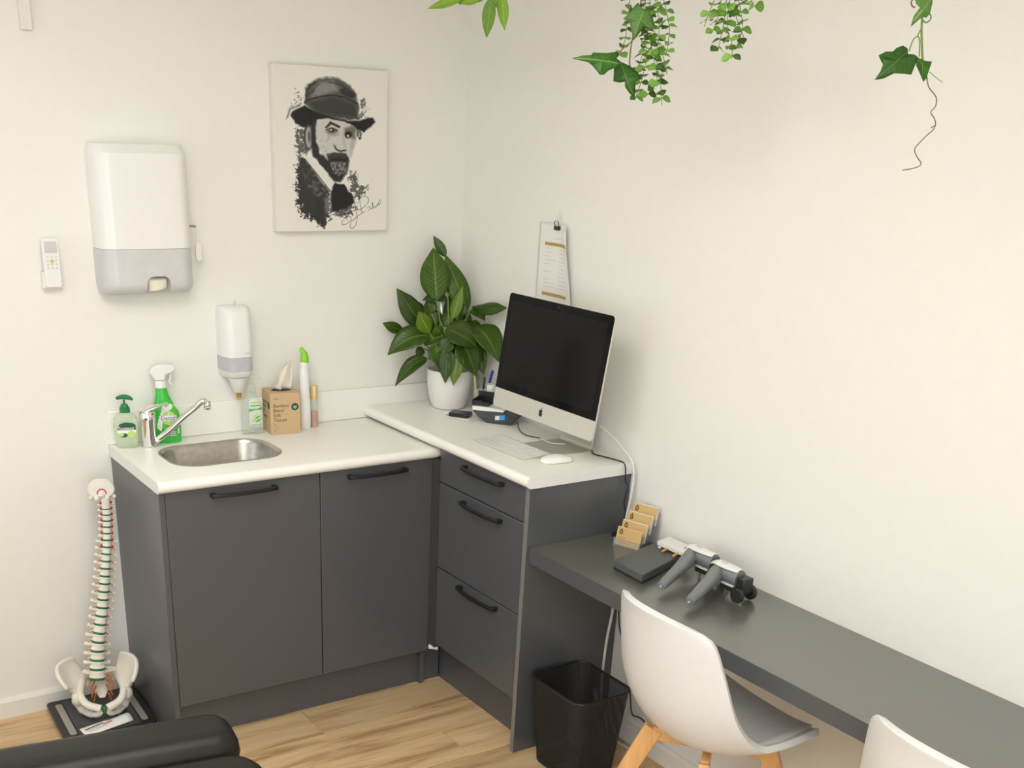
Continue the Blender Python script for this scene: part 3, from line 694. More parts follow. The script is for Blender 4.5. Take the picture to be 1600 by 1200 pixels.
# hand wash
b1 = thing('hand_wash_bottle', 'pale green pump hand wash bottle with dark green pump', 'bottle', (-1.300, -.056, H1), -.3)
B = Bottle([(0, .030, .020, 3), (.004, .033, .022, 3), (.03, .037, .024, 2.6), (.07, .040, .025, 2.4), (.092, .037, .023, 2.3), (.106, .027, .019, 2.2), (.113, .016, .014, 2), (.116, .0135, .0135, 2)])
B.mb().build('bottle_body', M_clearg, b1, smooth=True)
B.patch('label', rect(-.028, .030, .050, .060), M_label, b1); 
B.patch('label', [(-.028, .060), (.030, .060), (.030, .076), (.02, .083), (0, .086), (-.02, .080)], M_gprint, b1, .0008)
B.text('PALMOLIVE', .0095, .001, .063, M_label, b1)
B.patch('label', circ(-.010, .044, .013, rz=.007), M_gprint, b1, .001); B.patch('label', circ(.015, .046, .012), M_lime, b1, .0012)
B.patch('label', circ(-.016, .046, .008, rz=.006), M_lime, b1, .0014)
MB().lathe([(.0165, .114), (.0165, .128), (.013, .131), (.010, .140)], 20).build('pump_collar', M_greend, b1, smooth=True)
MB().lathe([(.0035, .139), (.0035, .153)], 10).build('pump_rod', M_greend, b1)
mb = MB(); path = smoothpath([(-.024, 0, .158), (-.008, 0, .162), (.006, 0, .162), (.020, 0, .158), (.027, 0, .152)], 3)
mb.tube(path, [.004+.004*math.sin(PI*min(1, i/(len(path)-1)*1.1)) for i in range(len(path))], 10).build('pump_head', M_greend, b1, smooth=True)
# green trigger spray
b2 = thing('trigger_spray_bottle', 'bright green trigger spray bottle with white trigger head', 'bottle', (-1.160, -.045, H1), -.22)
B = Bottle([(0, .040, .021, 3.2), (.004, .043, .023, 3.2), (.05, .045, .024, 3), (.09, .043, .024, 2.8), (.115, .036, .022, 2.5), (.135, .028, .020, 2.3), (.155, .0215, .0185, 2.1), (.175, .0185, .017, 2), (.182, .0165, .0165, 2)])
def shear(z): return -.012*max(0, min(1, (z-.03)/.15))**1.2
mbb = B.mb(); mbb.v = [(x+shear(z), y_, z) for x, y_, z in mbb.v]
mbb.build('bottle_body', M_green, b2, smooth=True)
B.patch('label', circ(.006, .083, .036, rz=.044), M_gbright, b2)
B.patch('label', [(-.030+shear(.09), .050), (-.022, .040), (-.022, .07), (-.014, .10), (.004, .118), (.026, .122), (.012, .130), (-.012, .124), (-.028, .104), (-.034, .076)], M_label, b2, .0009)
B.patch('label', circ(.004, .083, .023), M_lime, b2, .001)
B.patch('label', rect(-.026, .029, .076, .092), M_label, b2, .0012)
B.text('Dettol', .0175, .002, .078, M_blue, b2)
B.patch('label', rect(.0025, .0045, .062, .103), M_label, b2, .0011)
B.patch('label', circ(.010, .052, .008), mat('peach_print', hexl(235, 190, 150), .5), b2, .0012)
B.patch('label', [(-.014, .034), (0, .034), (0, .024), (-.010, .024), (-.018, .029)], M_label, b2, .0012)
B.patch('label', circ(-.008, .029, .003), M_greend, b2, .0016)
for k in range(3): B.patch('label', rect(.004, .026, .036-.006*k, .039-.006*k), M_label, b2, .0012)
B.patch('label', [(.030, .030), (.036, .030), (.036, .052), (.030, .044)], M_label, b2, .0012)
mb = MB().lathe([(.0185, .180), (.0185, .200), (.016, .203)], 20, (shear(.19), 0, 0)); mb.build('collar', M_white, b2, smooth=True)
sx_ = shear(.2)
hp = [(-.020, .203), (.014, .203), (.018, .222), (.034, .226), (.050, .236), (.050, .250), (.030, .254), (.006, .256), (-.016, .250), (-.030, .238), (-.034, .226), (-.026, .218)]
MB().prism([(a+sx_, b) for a, b in hp], lambda a, b, h: (a, h-.012, b), .024).build('spray_head', M_white, b2, bevel=.005, seg=3)
MB().tube(smoothpath([(sx_+.030, 0, .228), (sx_+.034, 0, .212), (sx_+.028, 0, .198), (sx_+.034, 0, .188)], 3), .0042, 8).build('trigger', M_white, b2, smooth=True)
# clear sanitiser
b3 = thing('hand_sanitiser_bottle', 'clear pump sanitiser bottle with green aloe label beside tissues', 'bottle', (-.866, -.060, H1), -.25)
B = Bottle([(0, .033, .020, 3), (.004, .036, .022, 3), (.06, .038, .023, 3), (.10, .036, .022, 2.8), (.122, .028, .019, 2.4), (.136, .017, .015, 2), (.142, .0135, .0135, 2)])
B.mb().build('bottle_body', M_clear, b3, smooth=True)
B.patch('label', rect(-.012, .032, .030, .125), clear_mat('label_film', (.93, .95, .9), .55, .4), b3, .0003)
B.patch('label', [(-.014, .080), (.030, .084), (.034, .092), (.030, .094), (-.014, .090)], M_gbright, b3, .0008)
for q, (x_, z_) in enumerate(((.008, .066), (.016, .060), (.006, .052), (.018, .049))):
    B.patch('label', [(x_-.012, z_-.004), (x_, z_-.004), (x_+.012, z_+.006), (x_, z_+.005)], M_gbright if q % 2 else M_lime, b3, .0009)
B.patch('label', rect(-.006, .022, .108, .113), M_lime, b3, .0009); B.patch('label', rect(-.008, .026, .099, .1015), M_gprint, b3, .0009); B.patch('label', rect(-.008, .026, .034, .0355), M_gprint, b3, .0009)
MB().lathe([(.016, .141), (.016, .156), (.012, .160), (.0085, .170)], 18).build('pump_collar', M_clear, b3, smooth=True)
MB().tube(smoothpath([(0, 0, .168), (0, 0, .188), (.004, 0, .194), (.024, 0, .192), (.032, 0, .187)], 3), .0042, 8).build('pump_head', M_clear, b3, smooth=True)
# tissue box
P0 = Vector((-.812, -.104, H1)); tb = thing('tissue_box', 'kraft cardboard bamboo tissue box on the sink worktop', 'box', (-.760, -.066, H1), -.13)
bw, bd, bh = .106, .100, .142
MB().box(-bw/2, bw/2, -bd/2, bd/2, 0, bh).build('carton', M_cork, tb, bevel=.0012, seg=1)
fr = lambda a, b: (a, -bd/2-.0006, b)
text('umba', .008, lambda a, b: fr(-.042+a, .121+b), M_kprint, tb)
for k, s in enumerate(('Bamboo', 'Blend', 'Soft', 'Tissues')): text(s, .0165, lambda a, b: fr(-.043+a, .094-.0163*k+b), M_kprint, tb)
for x1_, zz in ((-.033, .034), (-.036, .013)): MB().add([fr(-.042, zz), fr(x1_, zz), fr(x1_, zz+.0015), fr(-.042, zz+.0015)], [(0, 1, 2, 3)]).build('print_line', M_kprint, tb)
MB().add([fr(-.033+.0065*math.cos(2*PI*i/20), .0235+.0065*math.sin(2*PI*i/20)) for i in range(20)]+[fr(-.033+.0057*math.cos(2*PI*i/20), .0235+.0057*math.sin(2*PI*i/20)) for i in range(20)], [(i, (i+1) % 20, 20+(i+1) % 20, 20+i) for i in range(20)]).build('badge_ring', M_kprint, tb)
MB().add([fr(.034+.013*math.cos(2*PI*i/24), .093+.013*math.sin(2*PI*i/24)) for i in range(24)], [tuple(range(24))]).build('badge', M_gprint, tb, label='round dark green badge')
fr2 = lambda a, b: (a, -bd/2-.0010, b)
for s in (-1, 1): MB().add([fr2(.034+s*x, .093+z) for x, z in ((0, -.008), (.006, -.002), (.005, .006), (.001, .002))], [(0, 1, 2, 3)]).build('badge_leaf', M_cork, tb)
sdl = lambda a, b: (-bw/2-.0006, -a, b)
for k, s in enumerate(('Bamboo', 'Blend', 'Soft', 'Tissues')): text(s, .0165, lambda a, b: sdl(-.042+a, .100-.0163*k+b), M_kprint, tb)
MB().add([sdl(.032+.011*math.cos(2*PI*i/24), .098+.013*math.sin(2*PI*i/24)) for i in range(24)], [tuple(range(24))]).build('badge', M_gprint, tb)
MB().add([(.036*math.cos(2*PI*i/24), .022*math.sin(2*PI*i/24), bh+.0006) for i in range(24)], [tuple(range(24))]).build('opening', M_blkm, tb)
def tis(u, v):
    a = -.034+.068*u; h = .098*v*(.66+.34*math.cos(3.4*(u-.8)))
    return (a*(1-.22*v)+.020*v+.006*math.sin(7*u+3*v), .008*math.sin(9*u)*(1-.4*v)+.004*math.sin(12*u+5*v), bh+.002+h)
MB().grid(tis, 18, 10).build('tissue', M_tissue, tb, smooth=True, solid=.0006, label='cream tissue pulled up from the slot')
# white bottle with lime flip nozzle
b4 = thing('toilet_cleaner_bottle', 'tall white bottle with lime green angled cap behind tissue box', 'bottle', (-.668, -.060, H1), -.2)
B = Bottle([(0, .018, .015, 2.6), (.004, .0205, .017, 2.6), (.08, .021, .0175, 2.4), (.14, .0165, .0155, 2.2), (.175, .0175, .016, 2.2), (.205, .017, .016, 2), (.212, .015, .015, 2)])
B.mb().build('bottle_body', M_whiteg, b4, smooth=True)
MB().lathe([(.0165, .211), (.0165, .226), (.014, .230)], 18).build('collar', M_white, b4, smooth=True)
path = smoothpath([(.002, 0, .228), (.003, 0, .246), (-.001, 0, .262), (-.010, 0, .277)], 4)
MB().tube(path, [.0145, .015, .015, .0148, .0143, .0138, .013, .012, .0105, .009, .0078, .0068, .006][:len(path)], 12).build('nozzle_cap', M_greenl, b4, smooth=True)
# rose bottle
b5 = thing('room_mist_bottle', 'slim rose glass mist bottle with pale gold cap on worktop', 'bottle', (-.630, -.058, H1), -.2)
MB().lathe([(.0125, 0), (.0135, .002), (.0135, .055)], 20).build('bottle_base', M_rose, b5, smooth=True)
MB().lathe([(.0135, .0555), (.0135, .092), (.012, .096)], 20).build('bottle_neck', M_clear, b5, smooth=True)
MB().lathe([(.0138, .0965), (.0138, .142), (.013, .145)], 20).build('cap', M_goldcap, b5, smooth=True)
for k in range(4): MB().box(-.003, .003, -.0146, -.0138, .022+.009*k, .027+.009*k).build('mark', M_gold, b5)

# ------------------------------------------------------------------ computer worktop
def leaf(base, tip, width, nrm, bulge=.0, up=None, fold=.25, wide=.42, n=10, curl=0.0):
    """lanceolate blade from base to tip; returns MB. bulge lifts the middle of the midrib along `up`"""
    base = Vector(base); tip = Vector(tip); nrm = Vector(nrm).normalized(); up = Vector(up or (0, 0, 1))
    L = (tip-base).length; ctrl = (base+tip)/2+up*(bulge*L*2)
    def C(t): return base*(1-t)**2+ctrl*(2*t*(1-t))+tip*t*t
    def T(t): return ((ctrl-base)*(1-t)+(tip-ctrl)*t).normalized()
    def f(u, v):
        c = C(u); t = T(u); s = t.cross(nrm); s = s.normalized() if s.length > 1e-4 else Vector((1, 0, 0)); nn = s.cross(t)
        w = (math.sin(PI*u**(math.log(.5)/math.log(wide)))**.85)*(1-.25*max(0, u-.7)/.3) if 0 < u < 1 else 0
        k = (v-.5)*2
        return c+s*(k*w*width/2)+nn*((abs(k)**1.3*fold-.10*math.sin(u*19+k*2)*abs(k)*.35)*w*width/2) - nn*(curl*L*u*u)
    return MB().grid(f, n, 6)
TOCAM = (CAM-Vector((-.12, -.13, 1.2))).normalized()
pt = thing('potted_peace_lily', 'leafy green peace lily in a round white pot in corner', 'plant', (-.128, -.150, H2))
MB().lathe([(.052, 0), (.060, .003), (.071, .03), (.079, .07), (.082, .105), (.082, .138), (.080, .140), (.0775, .137), (.076, .115)], 40, cap1=False).build('pot', M_pot, pt, smooth=True)
MB().lathe([(.002, .117), (.045, .119), (.0765, .116)], 24, cap0=True, cap1=False).build('soil', M_soil, pt)
PC = Vector((-.128, -.150, 0)); NPL = Vector((TOCAM.x, TOCAM.y, 0)).normalized()
SIDE = Vector((-NPL.y, NPL.x, 0))
LV = [ # base c, tip c, width c, depth offset base, tip, bulge, light
 ((410,482),(388,145),150,.00,.02,-.02,0), ((605,545),(462,188),112,-.02,-.05,.04,0), ((466,205),(388,72),48,-.05,-.06,.03,0),
 ((335,650),(158,400),108,.02,.05,.05,0), ((365,685),(296,545),84,.05,.08,.04,1), ((205,668),(70,618),55,-.02,-.02,.08,0),
 ((372,700),(100,822),125,.04,.07,.16,0), ((352,842),(148,1016),84,.05,.07,.16,0), ((462,662),(662,775),140,.06,.08,.12,0),
 ((650,640),(802,868),150,.00,.03,.14,0), ((478,770),(462,998),86,.085,.10,.06,0), ((545,800),(512,1012),74,.09,.10,.05,1),
 ((560,720),(655,955),150,.06,.085,.10,0), ((640,750),(705,945),84,.03,.05,.1,0), ((630,515),(852,524),70,-.03,-.02,.13,0),
 ((625,535),(712,608),66,-.04,-.04,.12,0), ((505,600),(572,385),62,.01,.0,.05,1), ((480,480),(318,478),60,-.02,-.02,.14,0),
 ((420,640),(345,520),90,-.03,-.04,.05,0), ((520,640),(500,420),100,-.05,-.07,.03,0), ((560,640),(620,560),90,-.04,-.05,.1,0),
 ((430,740),(545,830),110,.03,.06,.1,0), ((400,760),(420,900),90,.06,.085,.12,0), ((470,700),(330,760),90,.02,.05,.12,0),
 ((540,560),(590,500),70,.0,.0,.1,0), ((330,780),(280,830),50,.02,.03,.1,0), ((560,790),(600,900),80,.07,.08,.1,0), ((300,560),(260,480),70,-.04,-.05,.06,0),
 ((520,700),(585,660),90,.03,.05,.1,0), ((450,640),(520,540),80,-.01,-.02,.06,0), ((400,690),(310,640),70,.0,.01,.1,0), ((560,700),(640,700),80,.02,.03,.12,0), ((380,560),(350,470),80,-.03,-.04,.05,0), ((540,620),(560,500),70,-.02,-.03,.05,0), ((480,800),(560,900),90,.07,.085,.12,0), ((430,780),(360,850),70,.06,.075,.12,0), ((590,640),(690,690),90,-.02,-.01,.12,0),
 ((440,690),(395,640),60,.04,.06,.05,0), ((500,720),(440,820),90,.075,.085,.1,0)]
for i, (b0, t0, wc, db, dt, bu, li) in enumerate(LV):
    P0 = onpl(580+b0[0]/4, 350+b0[1]/4, PC+NPL*db, NPL); P1 = onpl(580+t0[0]/4, 350+t0[1]/4, PC+NPL*dt, NPL)
    while (P0.x > -.03 or P0.y > -.03) and db < .2: db += .01; P0 = onpl(580+b0[0]/4, 350+b0[1]/4, PC+NPL*db, NPL)
    while (P1.x > -.035 or P1.y > -.035) and dt < .2: dt += .01; P1 = onpl(580+t0[0]/4, 350+t0[1]/4, PC+NPL*dt, NPL)
    wd = wc/4*.00205
    down = P1.z < P0.z+.02
    hint = (NPL*.75+Vector((0, 0, .75 if down else .25))+SIDE*.25*math.sin(i*2.3)).normalized()
    o = leaf(P0, P1, wd*1.42, hint, bu, (NPL*.35+Vector((0, 0, 1))).normalized() if down else NPL, .22 if down else -.18).build('leaf', M_lilyl if li else M_lily, pt, world=True, smooth=True, solid=.0006)
    r0 = PC+Vector((.02*math.sin(i*1.7), .02*math.cos(i*1.7), H2+.116)); mid = r0.lerp(P0, .6)+Vector((0, 0, .018))
    st = MB().tube(smoothpath([r0, mid, P0], 4), [.0030]*4+[.0026]*4+[.0018], 6).build('stem', M_stem, o, smooth=True)
    st.data.transform(pt.matrix_world.inverted())
# a white spathe bud
P0 = onpl(580+440/4, 350+560/4, PC+NPL*.03, NPL); P1 = onpl(580+436/4, 350+490/4, PC+NPL*.03, NPL)
leaf(P0, P1, .008, NPL, .0, NPL, .5).build('flower_bud', M_whiteg, pt, world=True, smooth=True, solid=.001)

# pen cup, pens and glue
pcx = Vector((-.060, -.262, H2))
pn = thing('pen_cup', 'clear plastic pen cup beside the white plant pot', 'cup', pcx)
MB().lathe([(.026, 0), (.028, .002), (.030, .088), (.0285, .088), (.0265, .004)], 24, cap1=True).build('cup_wall', M_clear, pn, smooth=True)
M_pclear = clear_mat('pen_barrel', (.75, .8, .85), .5)
def pen(name, label, dx, dy, tx, ty, L, m, capm, capl):
    t = thing(name, label, 'pen', pcx+Vector((dx, dy, .006)))
    d = Vector((tx, ty, L)); d = d.normalized()
    MB().tube([d*0, d*(L-capl)], .0042, 8).build('barrel', m, t, smooth=True)
    MB().tube([d*(L-capl), d*(L-.004), d*L], [.0052, .0052, .003], 10).build('cap', capm, t, smooth=True)
pen('ballpoint_pen', 'blue capped ballpoint pen leaning right in clear cup', .006, -.004, .018, -.030, .150, M_pclear, M_blue, .045)
pen('pencil', 'peach pencil standing at left of clear cup', -.010, .004, -.012, .012, .128, M_goldcap, mat('peach_tip', hexl(235, 185, 150), .5), .016)
pen('marker_pen', 'grey green marker pen upright in clear cup', -.002, .008, -.004, .010, .125, mat('grey_green_barrel', hexl(96, 118, 100), .4), mat('grey_green_barrel', hexl(96, 118, 100), .4), .02)
pen('fineliner_pen', 'black fineliner pen upright in clear cup', .004, .002, .004, -.008, .120, M_blkp, M_dgrey, .03)
pen('highlighter', 'short pink highlighter at front of clear cup', -.010, -.012, -.002, -.004, .050, M_pink, M_pink, .016)
gl = thing('glue_bottle', 'small white squeeze bottle with red and green mark by monitor', 'bottle', (-.063, -.326, H2), -.7)
B = Bottle([(0, .024, .015, 2.6), (.004, .026, .017, 2.6), (.045, .026, .017, 2.5), (.065, .020, .015, 2.2), (.080, .014, .013, 2), (.088, .0125, .0125, 2)])
B.mb().build('bottle_body', M_whiteg, gl, smooth=True); MB().lathe([(.015, .087), (.015, .108), (.013, .111)], 18).build('cap', M_white, gl, smooth=True)
B.patch('label', circ(-.002, .040, .011, rz=.006), M_red, gl); B.patch('label', circ(.006, .036, .007, rz=.004), M_gprint, gl, .001)

# monitor computer
IW, IH, ICH = .540, .3675, .062
im = thing('desktop_computer', 'all-in-one aluminium desktop computer with dark screen on worktop', 'computer', (-.195, -.806, H2), 0)
YW, TL = -.016, .132
In = Vector((-math.cos(YW), -math.sin(YW), 0)); Ir = Vector((math.sin(YW), -math.cos(YW), 0)); Iu = Vector((0, 0, 1))*math.cos(TL)-In*math.sin(TL)
Inn = Ir.cross(Iu); Inn = Inn if Inn.dot(In) > 0 else -Inn
IB = Vector((-.200, -.806, 1.037))
def I3(a, b, d=0): return IB+Ir*a+Iu*b+Inn*d          # a: right, b: up, d: out of the screen
def irr(w, h, r, n=5): return [(x, y+h/2) for x, y in rrect(w, h, r, n)]
# shell: thin edge, bulged back
rings = [[I3(a, b, -.0) for a, b in irr(IW, IH, .012)], [I3(a, b, -.006) for a, b in irr(IW, IH, .012)]]
for k, (sc, dp) in enumerate(((.93, .012), (.75, .024), (.5, .034), (.2, .038))): rings.append([I3(a*sc, IH/2+(b-IH/2)*sc, -dp) for a, b in irr(IW, IH, .012)])
MB().loft(rings).build('shell', M_alu, im, world=True, smooth=True)
m_scr = mat('screen_black', (.010, .008, .008), .09, var=0, spec=.10)
sc_poly = [(a, b) for a, b in irr(IW-.001, IH-.0005, .012) if b > ICH+.02]
poly = [(IW/2-.0005, ICH)] + [(a, b) for a, b in irr(IW-.001, IH-.0005, .012) if b > IH/2] + [(-IW/2+.0005, ICH)]
gl_ = MB().prism(poly, lambda a, b, h: I3(a, b, h), .0012).build('screen_glass', mat('bezel_black', (.003, .003, .003), .06, var=0, spec=.12), im, world=True, label='glossy black screen glass')
o = MB().prism(rect(-IW/2+.022, IW/2-.022, ICH+.022, IH-.024, 1), lambda a, b, h: I3(a, b, .0012+h), .0004).build('display', m_scr, gl_, label='dark switched-off display')
o.data.transform(im.matrix_world.inverted())
o = MB().prism(circ(0, IH-.012, .0026, 14), lambda a, b, h: I3(a, b, .0012+h), .0003).build('camera_lens', M_dgrey, gl_); o.data.transform(im.matrix_world.inverted())
MB().prism([(-IW/2+.0005, ICH), (-IW/2+.0005, .012), (-IW/2+.004, .004), (-IW/2+.012, .0005), (IW/2-.012, .0005), (IW/2-.004, .004), (IW/2-.0005, .012), (IW/2-.0005, ICH)], lambda a, b, h: I3(a, b, h), .001).build('chin', mat('chin_aluminium', (.66, .64, .585), .4, .35, var=.02), im, world=True)
# fruit mark on the chin
S_ = .0135
ap = [(0, .62), (.18, .70), (.42, .68), (.66, .50), (.50, .34), (.46, .10), (.54, -.12), (.72, -.24), (.60, -.56), (.38, -.88), (.20, -.92), (0, -.84), (-.20, -.92), (-.40, -.86), (-.62, -.52), (-.74, -.10), (-.70, .30), (-.50, .60), (-.22, .70)]
MB().prism([(a*S_, b*S_*1.0+ICH/2) for a, b in ap], lambda a, b, h: I3(a, b, .001+h), .0004).build('logo', M_blk, im, world=True, label='black bitten fruit logo')
MB().prism([(a*S_, b*S_+ICH/2) for a, b in [(.0, .78), (.04, 1.0), (.18, 1.18), (.38, 1.24), (.34, 1.0), (.20, .84)]], lambda a, b, h: I3(a, b, .001+h), .0004).build('logo_leaf', M_blk, im, world=True)
# stand: foot plate and bent neck
fx, fy = -.195, -.800
foot = rrect(.150, .170, .008, 3, fx+.075, fy)
MB().loft([[(x, y_, z) for x, y_ in foot] for z in (H2, H2+.004)]).build('foot', mat('foot_aluminium', (.52, .505, .44), .38, .6), im, world=True)
nk = [(fx+.150, H2+.002), (fx+.156, H2+.02), (fx+.150, H2+.08), (fx+.118, H2+.17)]
pth = smoothpath([(x, 0, z) for x, z in nk], 5)
MB().loft([[(p.x, fy-.080, p.z), (p.x+.006, fy-.080, p.z), (p.x+.006, fy+.080, p.z), (p.x, fy+.080, p.z)] for p in pth]).build('neck', M_alu, im, world=True)
# keyboard
k0 = Vector((-.322, -.609, H2)); k1 = Vector((-.316, -.886, H2)); kd = (k1-k0).normalized(); kn = Vector((0, 0, 1)).cross(kd); kn = kn if kn.x > 0 else -kn
kb = thing('keyboard', 'slim white wireless keyboard in front of the computer', 'keyboard', (k0+k1)/2+kn*.057)
def K3(a, b, z): return (k0+k1)/2+kd*a+kn*b+Vector((0, 0, z))
o = MB(); out = rrect(.279, .115, .006, 3, 0, .0575)
o.loft([[K3(a, b, 0) for a, b in out], [K3(a, b, .0045+.0055*(b/.115)) for a, b in out]]).build('keyboard_base', M_alu, kb, world=True, smooth=True)
mk = MB()
for r_ in range(6):
    b0 = .006+r_*.0178; hgt = .0155 if r_ < 5 else .011; a = -.134
    if r_ == 0: ws = [.0155]*3+[.020, .092, .020]+[.0155]*3
    else: ws = [.0165]*14
    tot = sum(ws)+.0022*(len(ws)-1); k = .268/tot
    for w_ in ws:
        pts = [(a, b0), (a+w_*k, b0), (a+w_*k, b0+hgt), (a, b0+hgt)]
        mk.loft([[K3(p, q, .0045+.0055*(q/.115)+h) for p, q in pts] for h in (.0001, .0018)]); a += (w_+.0022)*k
o = mk.build('key_set', M_whiteg, kb, world=True); o['kind'] = 'stuff'
# mouse
ms = thing('computer_mouse', 'white low wireless mouse beside the keyboard', 'mouse', (-.222, -.936, H2), R(-8))
rings = []
for i in range(13):
    t = i/12; x = -.057+.114*t; hw = .0285*(1-abs(2*t-1)**3.2)**.5+.001; h = .004+.017*math.sin(PI*min(1, max(0, t*.92+.06)))**.8
    rings.append([(x, -hw, .003)]+[(x, -hw*math.cos(PI*k/8), .003+h*math.sin(PI*k/8)**.7) for k in range(1, 8)]+[(x, hw, .003)])
MB().loft(rings).build('mouse_top', M_whiteg, ms, smooth=True)
MB().loft([[(x*.95, y_*.93, z) for x, y_ in sell(.055, .0265, 3)] for z in (0, .0035)]).build('mouse_base', M_alu, ms)
# payment terminal dock
dk0 = onz(735, 650, H2); dp = thing('payment_terminal', 'white and charcoal card terminal dock with blue sticker', 'terminal', (-.105, -.405, H2))
F = onz(770, 665, H2); Rr = Vector((-.045, -.498, H2)); 
ax = Vector((.62, -.785, 0)).normalized()       # along the dock towards the monitor
bx_ = Vector((-ax.y*-1, -ax.x*-1, 0)); bx_ = Vector((.785, .62, 0)).normalized()    # away from the camera
O = Vector((-.168, -.385, H2))
def D3(a, b, z): return O+ax*(a*1.12)+bx_*(b*1.05)+Vector((0, 0, z*1.1))
side = [(.0, .030), (.020, .010), (.045, .0), (.128, .0), (.150, .018), (.105, .036), (.03, .036)]
side = [(-.006, .034), (.016, .014), (.042, .001), (.118, .001), (.134, .018), (.094, .038), (.022, .036)]
MB().prism(side, lambda a, b, h: D3(a, h, b), .085).build('dock_base', M_dgrey, dp, world=True, bevel=.002)
tw = [(-.008, .0365), (.022, .0365), (.094, .0385), (.098, .046), (.030, .050), (-.008, .050)]
MB().prism(tw, lambda a, b, h: D3(a, h, b), .085).build('dock_top', M_whiteg, dp, world=True, bevel=.002)
mb = MB()
def dbox(mb, a0, a1, b0, b1, z0, z1): mb.loft([[D3(a, b, z) for a, b in ((a0, b0), (a1, b0), (a1, b1), (a0, b1))] for z in (z0, z1)])
dbox(mb, -.012, .042, .010, .080, .050, .054); dbox(mb, -.012, -.009, .010, .080, .054, .068); dbox(mb, -.012, .042, .076, .080, .054, .084); dbox(mb, .020, .042, .010, .014, .054, .062); dbox(mb, -.012, .020, .010, .014, .054, .066)
mb.build('receipt_tray', M_blk, dp, world=True, label='open black tray')
mb = MB(); mb.add([D3(.068, -.0006, .012), D3(.100, -.0006, .016), D3(.100, -.0006, .031), D3(.068, -.0006, .027)], [(0, 1, 2, 3)]).build('sticker', M_sky, dp, world=True, label='sky blue sticker')
mb = MB(); mb.add([D3(.069, -.0010, .013), D3(.082, -.0010, .0148), D3(.082, -.0010, .0268), D3(.069, -.0010, .025)], [(0, 1, 2, 3)]).build('sticker_panel', M_label, dp, world=True)
# portable drive
pd = thing('portable_drive', 'small black portable drive with white plug beside the terminal', 'drive', (-.165, -.292, H2), R(-52))
MB().loft([[(x, y_, z) for x, y_ in rrect(.075, .055, .008, 4)] for z in (0, .014)]).build('drive_case', M_blkp, pd, bevel=.003)
MB().box(-.060, -.0375, -.012, .004, .002, .010).build('plug', M_white, pd, bevel=.002, label='white cable plug')

# ------------------------------------------------------------------ cables
def cable(name, label, pts, r, m, n=6):
    P = smoothpath(pts, n); o = MB().tube(P, r, 7).build(name, m, smooth=True); return tag(o, label, 'cable')
zc = H2+.0032
cable('charging_cable', 'white cable looping from the portable drive behind terminal', [(-.203, -.268, H2+.006), (-.222, -.285, zc), (-.215, -.330, zc), (-.182, -.372, zc)], .0022, M_cabw)
cable('terminal_cable', 'thin black cable from the terminal to behind the keyboard', [(-.062, -.500, H2+.010), (-.085, -.540, zc), (-.110, -.590, zc), (-.118, -.640, zc), (-.098, -.685, zc)], .0018, M_blk)
cable('usb_cable', 'short white cable curled on the computer foot', [(-.104, -.690, H2+.009), (-.118, -.735, H2+.008), (-.115, -.775, H2+.008), (-.085, -.800, H2+.009)], .002, M_cabw)
cable('monitor_power_cable', 'white power cable arching from the computer down to desk', [(-.030, -.905, 1.03), (-.026, -.955, 1.012), (-.024, -1.010, .985), (-.020, -1.060, .950), (-.018, -1.072, .90), (-.022, -1.072, .84), (-.034, -1.075, .78), (-.048, -1.082, HD-.002)], .0036, M_cabw)
cable('black_power_cable', 'thin black cable hanging over worktop edge to desk grommet', [(-.040, -.885, H2+.004), (-.062, -.925, zc), (-.050, -.975, zc), (-.040, -1.030, zc), (-.040, -1.047, zc-.004), (-.040, -1.055, .93), (-.036, -1.0565, .89), (-.026, -1.058, .87), (-.034, -1.058, .82), (-.028, -1.060, .79), (-.045, -1.075, .75), (-.056, -1.088, HD-.002)], .0022, M_blk)
pxs = [(958, 948), (948, 1000), (941, 1055), (937, 1105)]
cable('white_floor_cable', 'white cable dropping from under the desk behind bin', [Vector((-.052, -1.080, HD-TD))]+[Vector((q.x, max(-1.12, min(-1.0475, q.y)), q.z)) for q in (onx(x_, y_, -.075) for x_, y_ in pxs)]+[(-.070, -1.0475, .16), (-.060, -1.055, .06), (-.045, -1.11, .0042), (-.034, -1.25, .0042)], .0042, M_cabw)
pxs = [(967, 956), (972, 1000), (983, 1055), (985, 1090), (988, 1116), (1003, 1124)]
cable('black_floor_cable', 'black cable hanging under the desk beside the white chair', [Vector((-.040, -1.10, HD-TD))]+[onx(x_, y_, -.024) for x_, y_ in pxs]+[(-.020, -1.33, .09)], .0026, M_blk)

# ------------------------------------------------------------------ things on the desk
# business card holder: front edge and stepping direction on the desk
h0 = Vector((-.136, -1.140, HD)); h1 = Vector((-.112, -1.226, HD)); hd_ = (h1-h0).normalized(); hb = Vector((-hd_.y, hd_.x, 0)); hb = hb if hb.x > 0 else -hb
HW = (h1-h0).length
ch_ = thing('card_holder', 'clear acrylic tiered business card holder on the grey desk', 'holder', (h0+h1)/2)
def H3(a, b, z): return h0+hd_*a+hb*b+Vector((0, 0, z))
mb = MB()
def hbox(mb, a0, a1, b0, b1, z0, z1): mb.loft([[H3(a, b, z) for a, b in ((a0, b0), (a1, b0), (a1, b1), (a0, b1))] for z in (z0, z1)])
hbox(mb, -.002, HW+.002, 0, .108, 0, .002)
mb.build('holder_base', M_acry, ch_, world=True)
TIER = [(.006, .004), (.030, .020), (.056, .042), (.082, .064)]
LEAN = .22
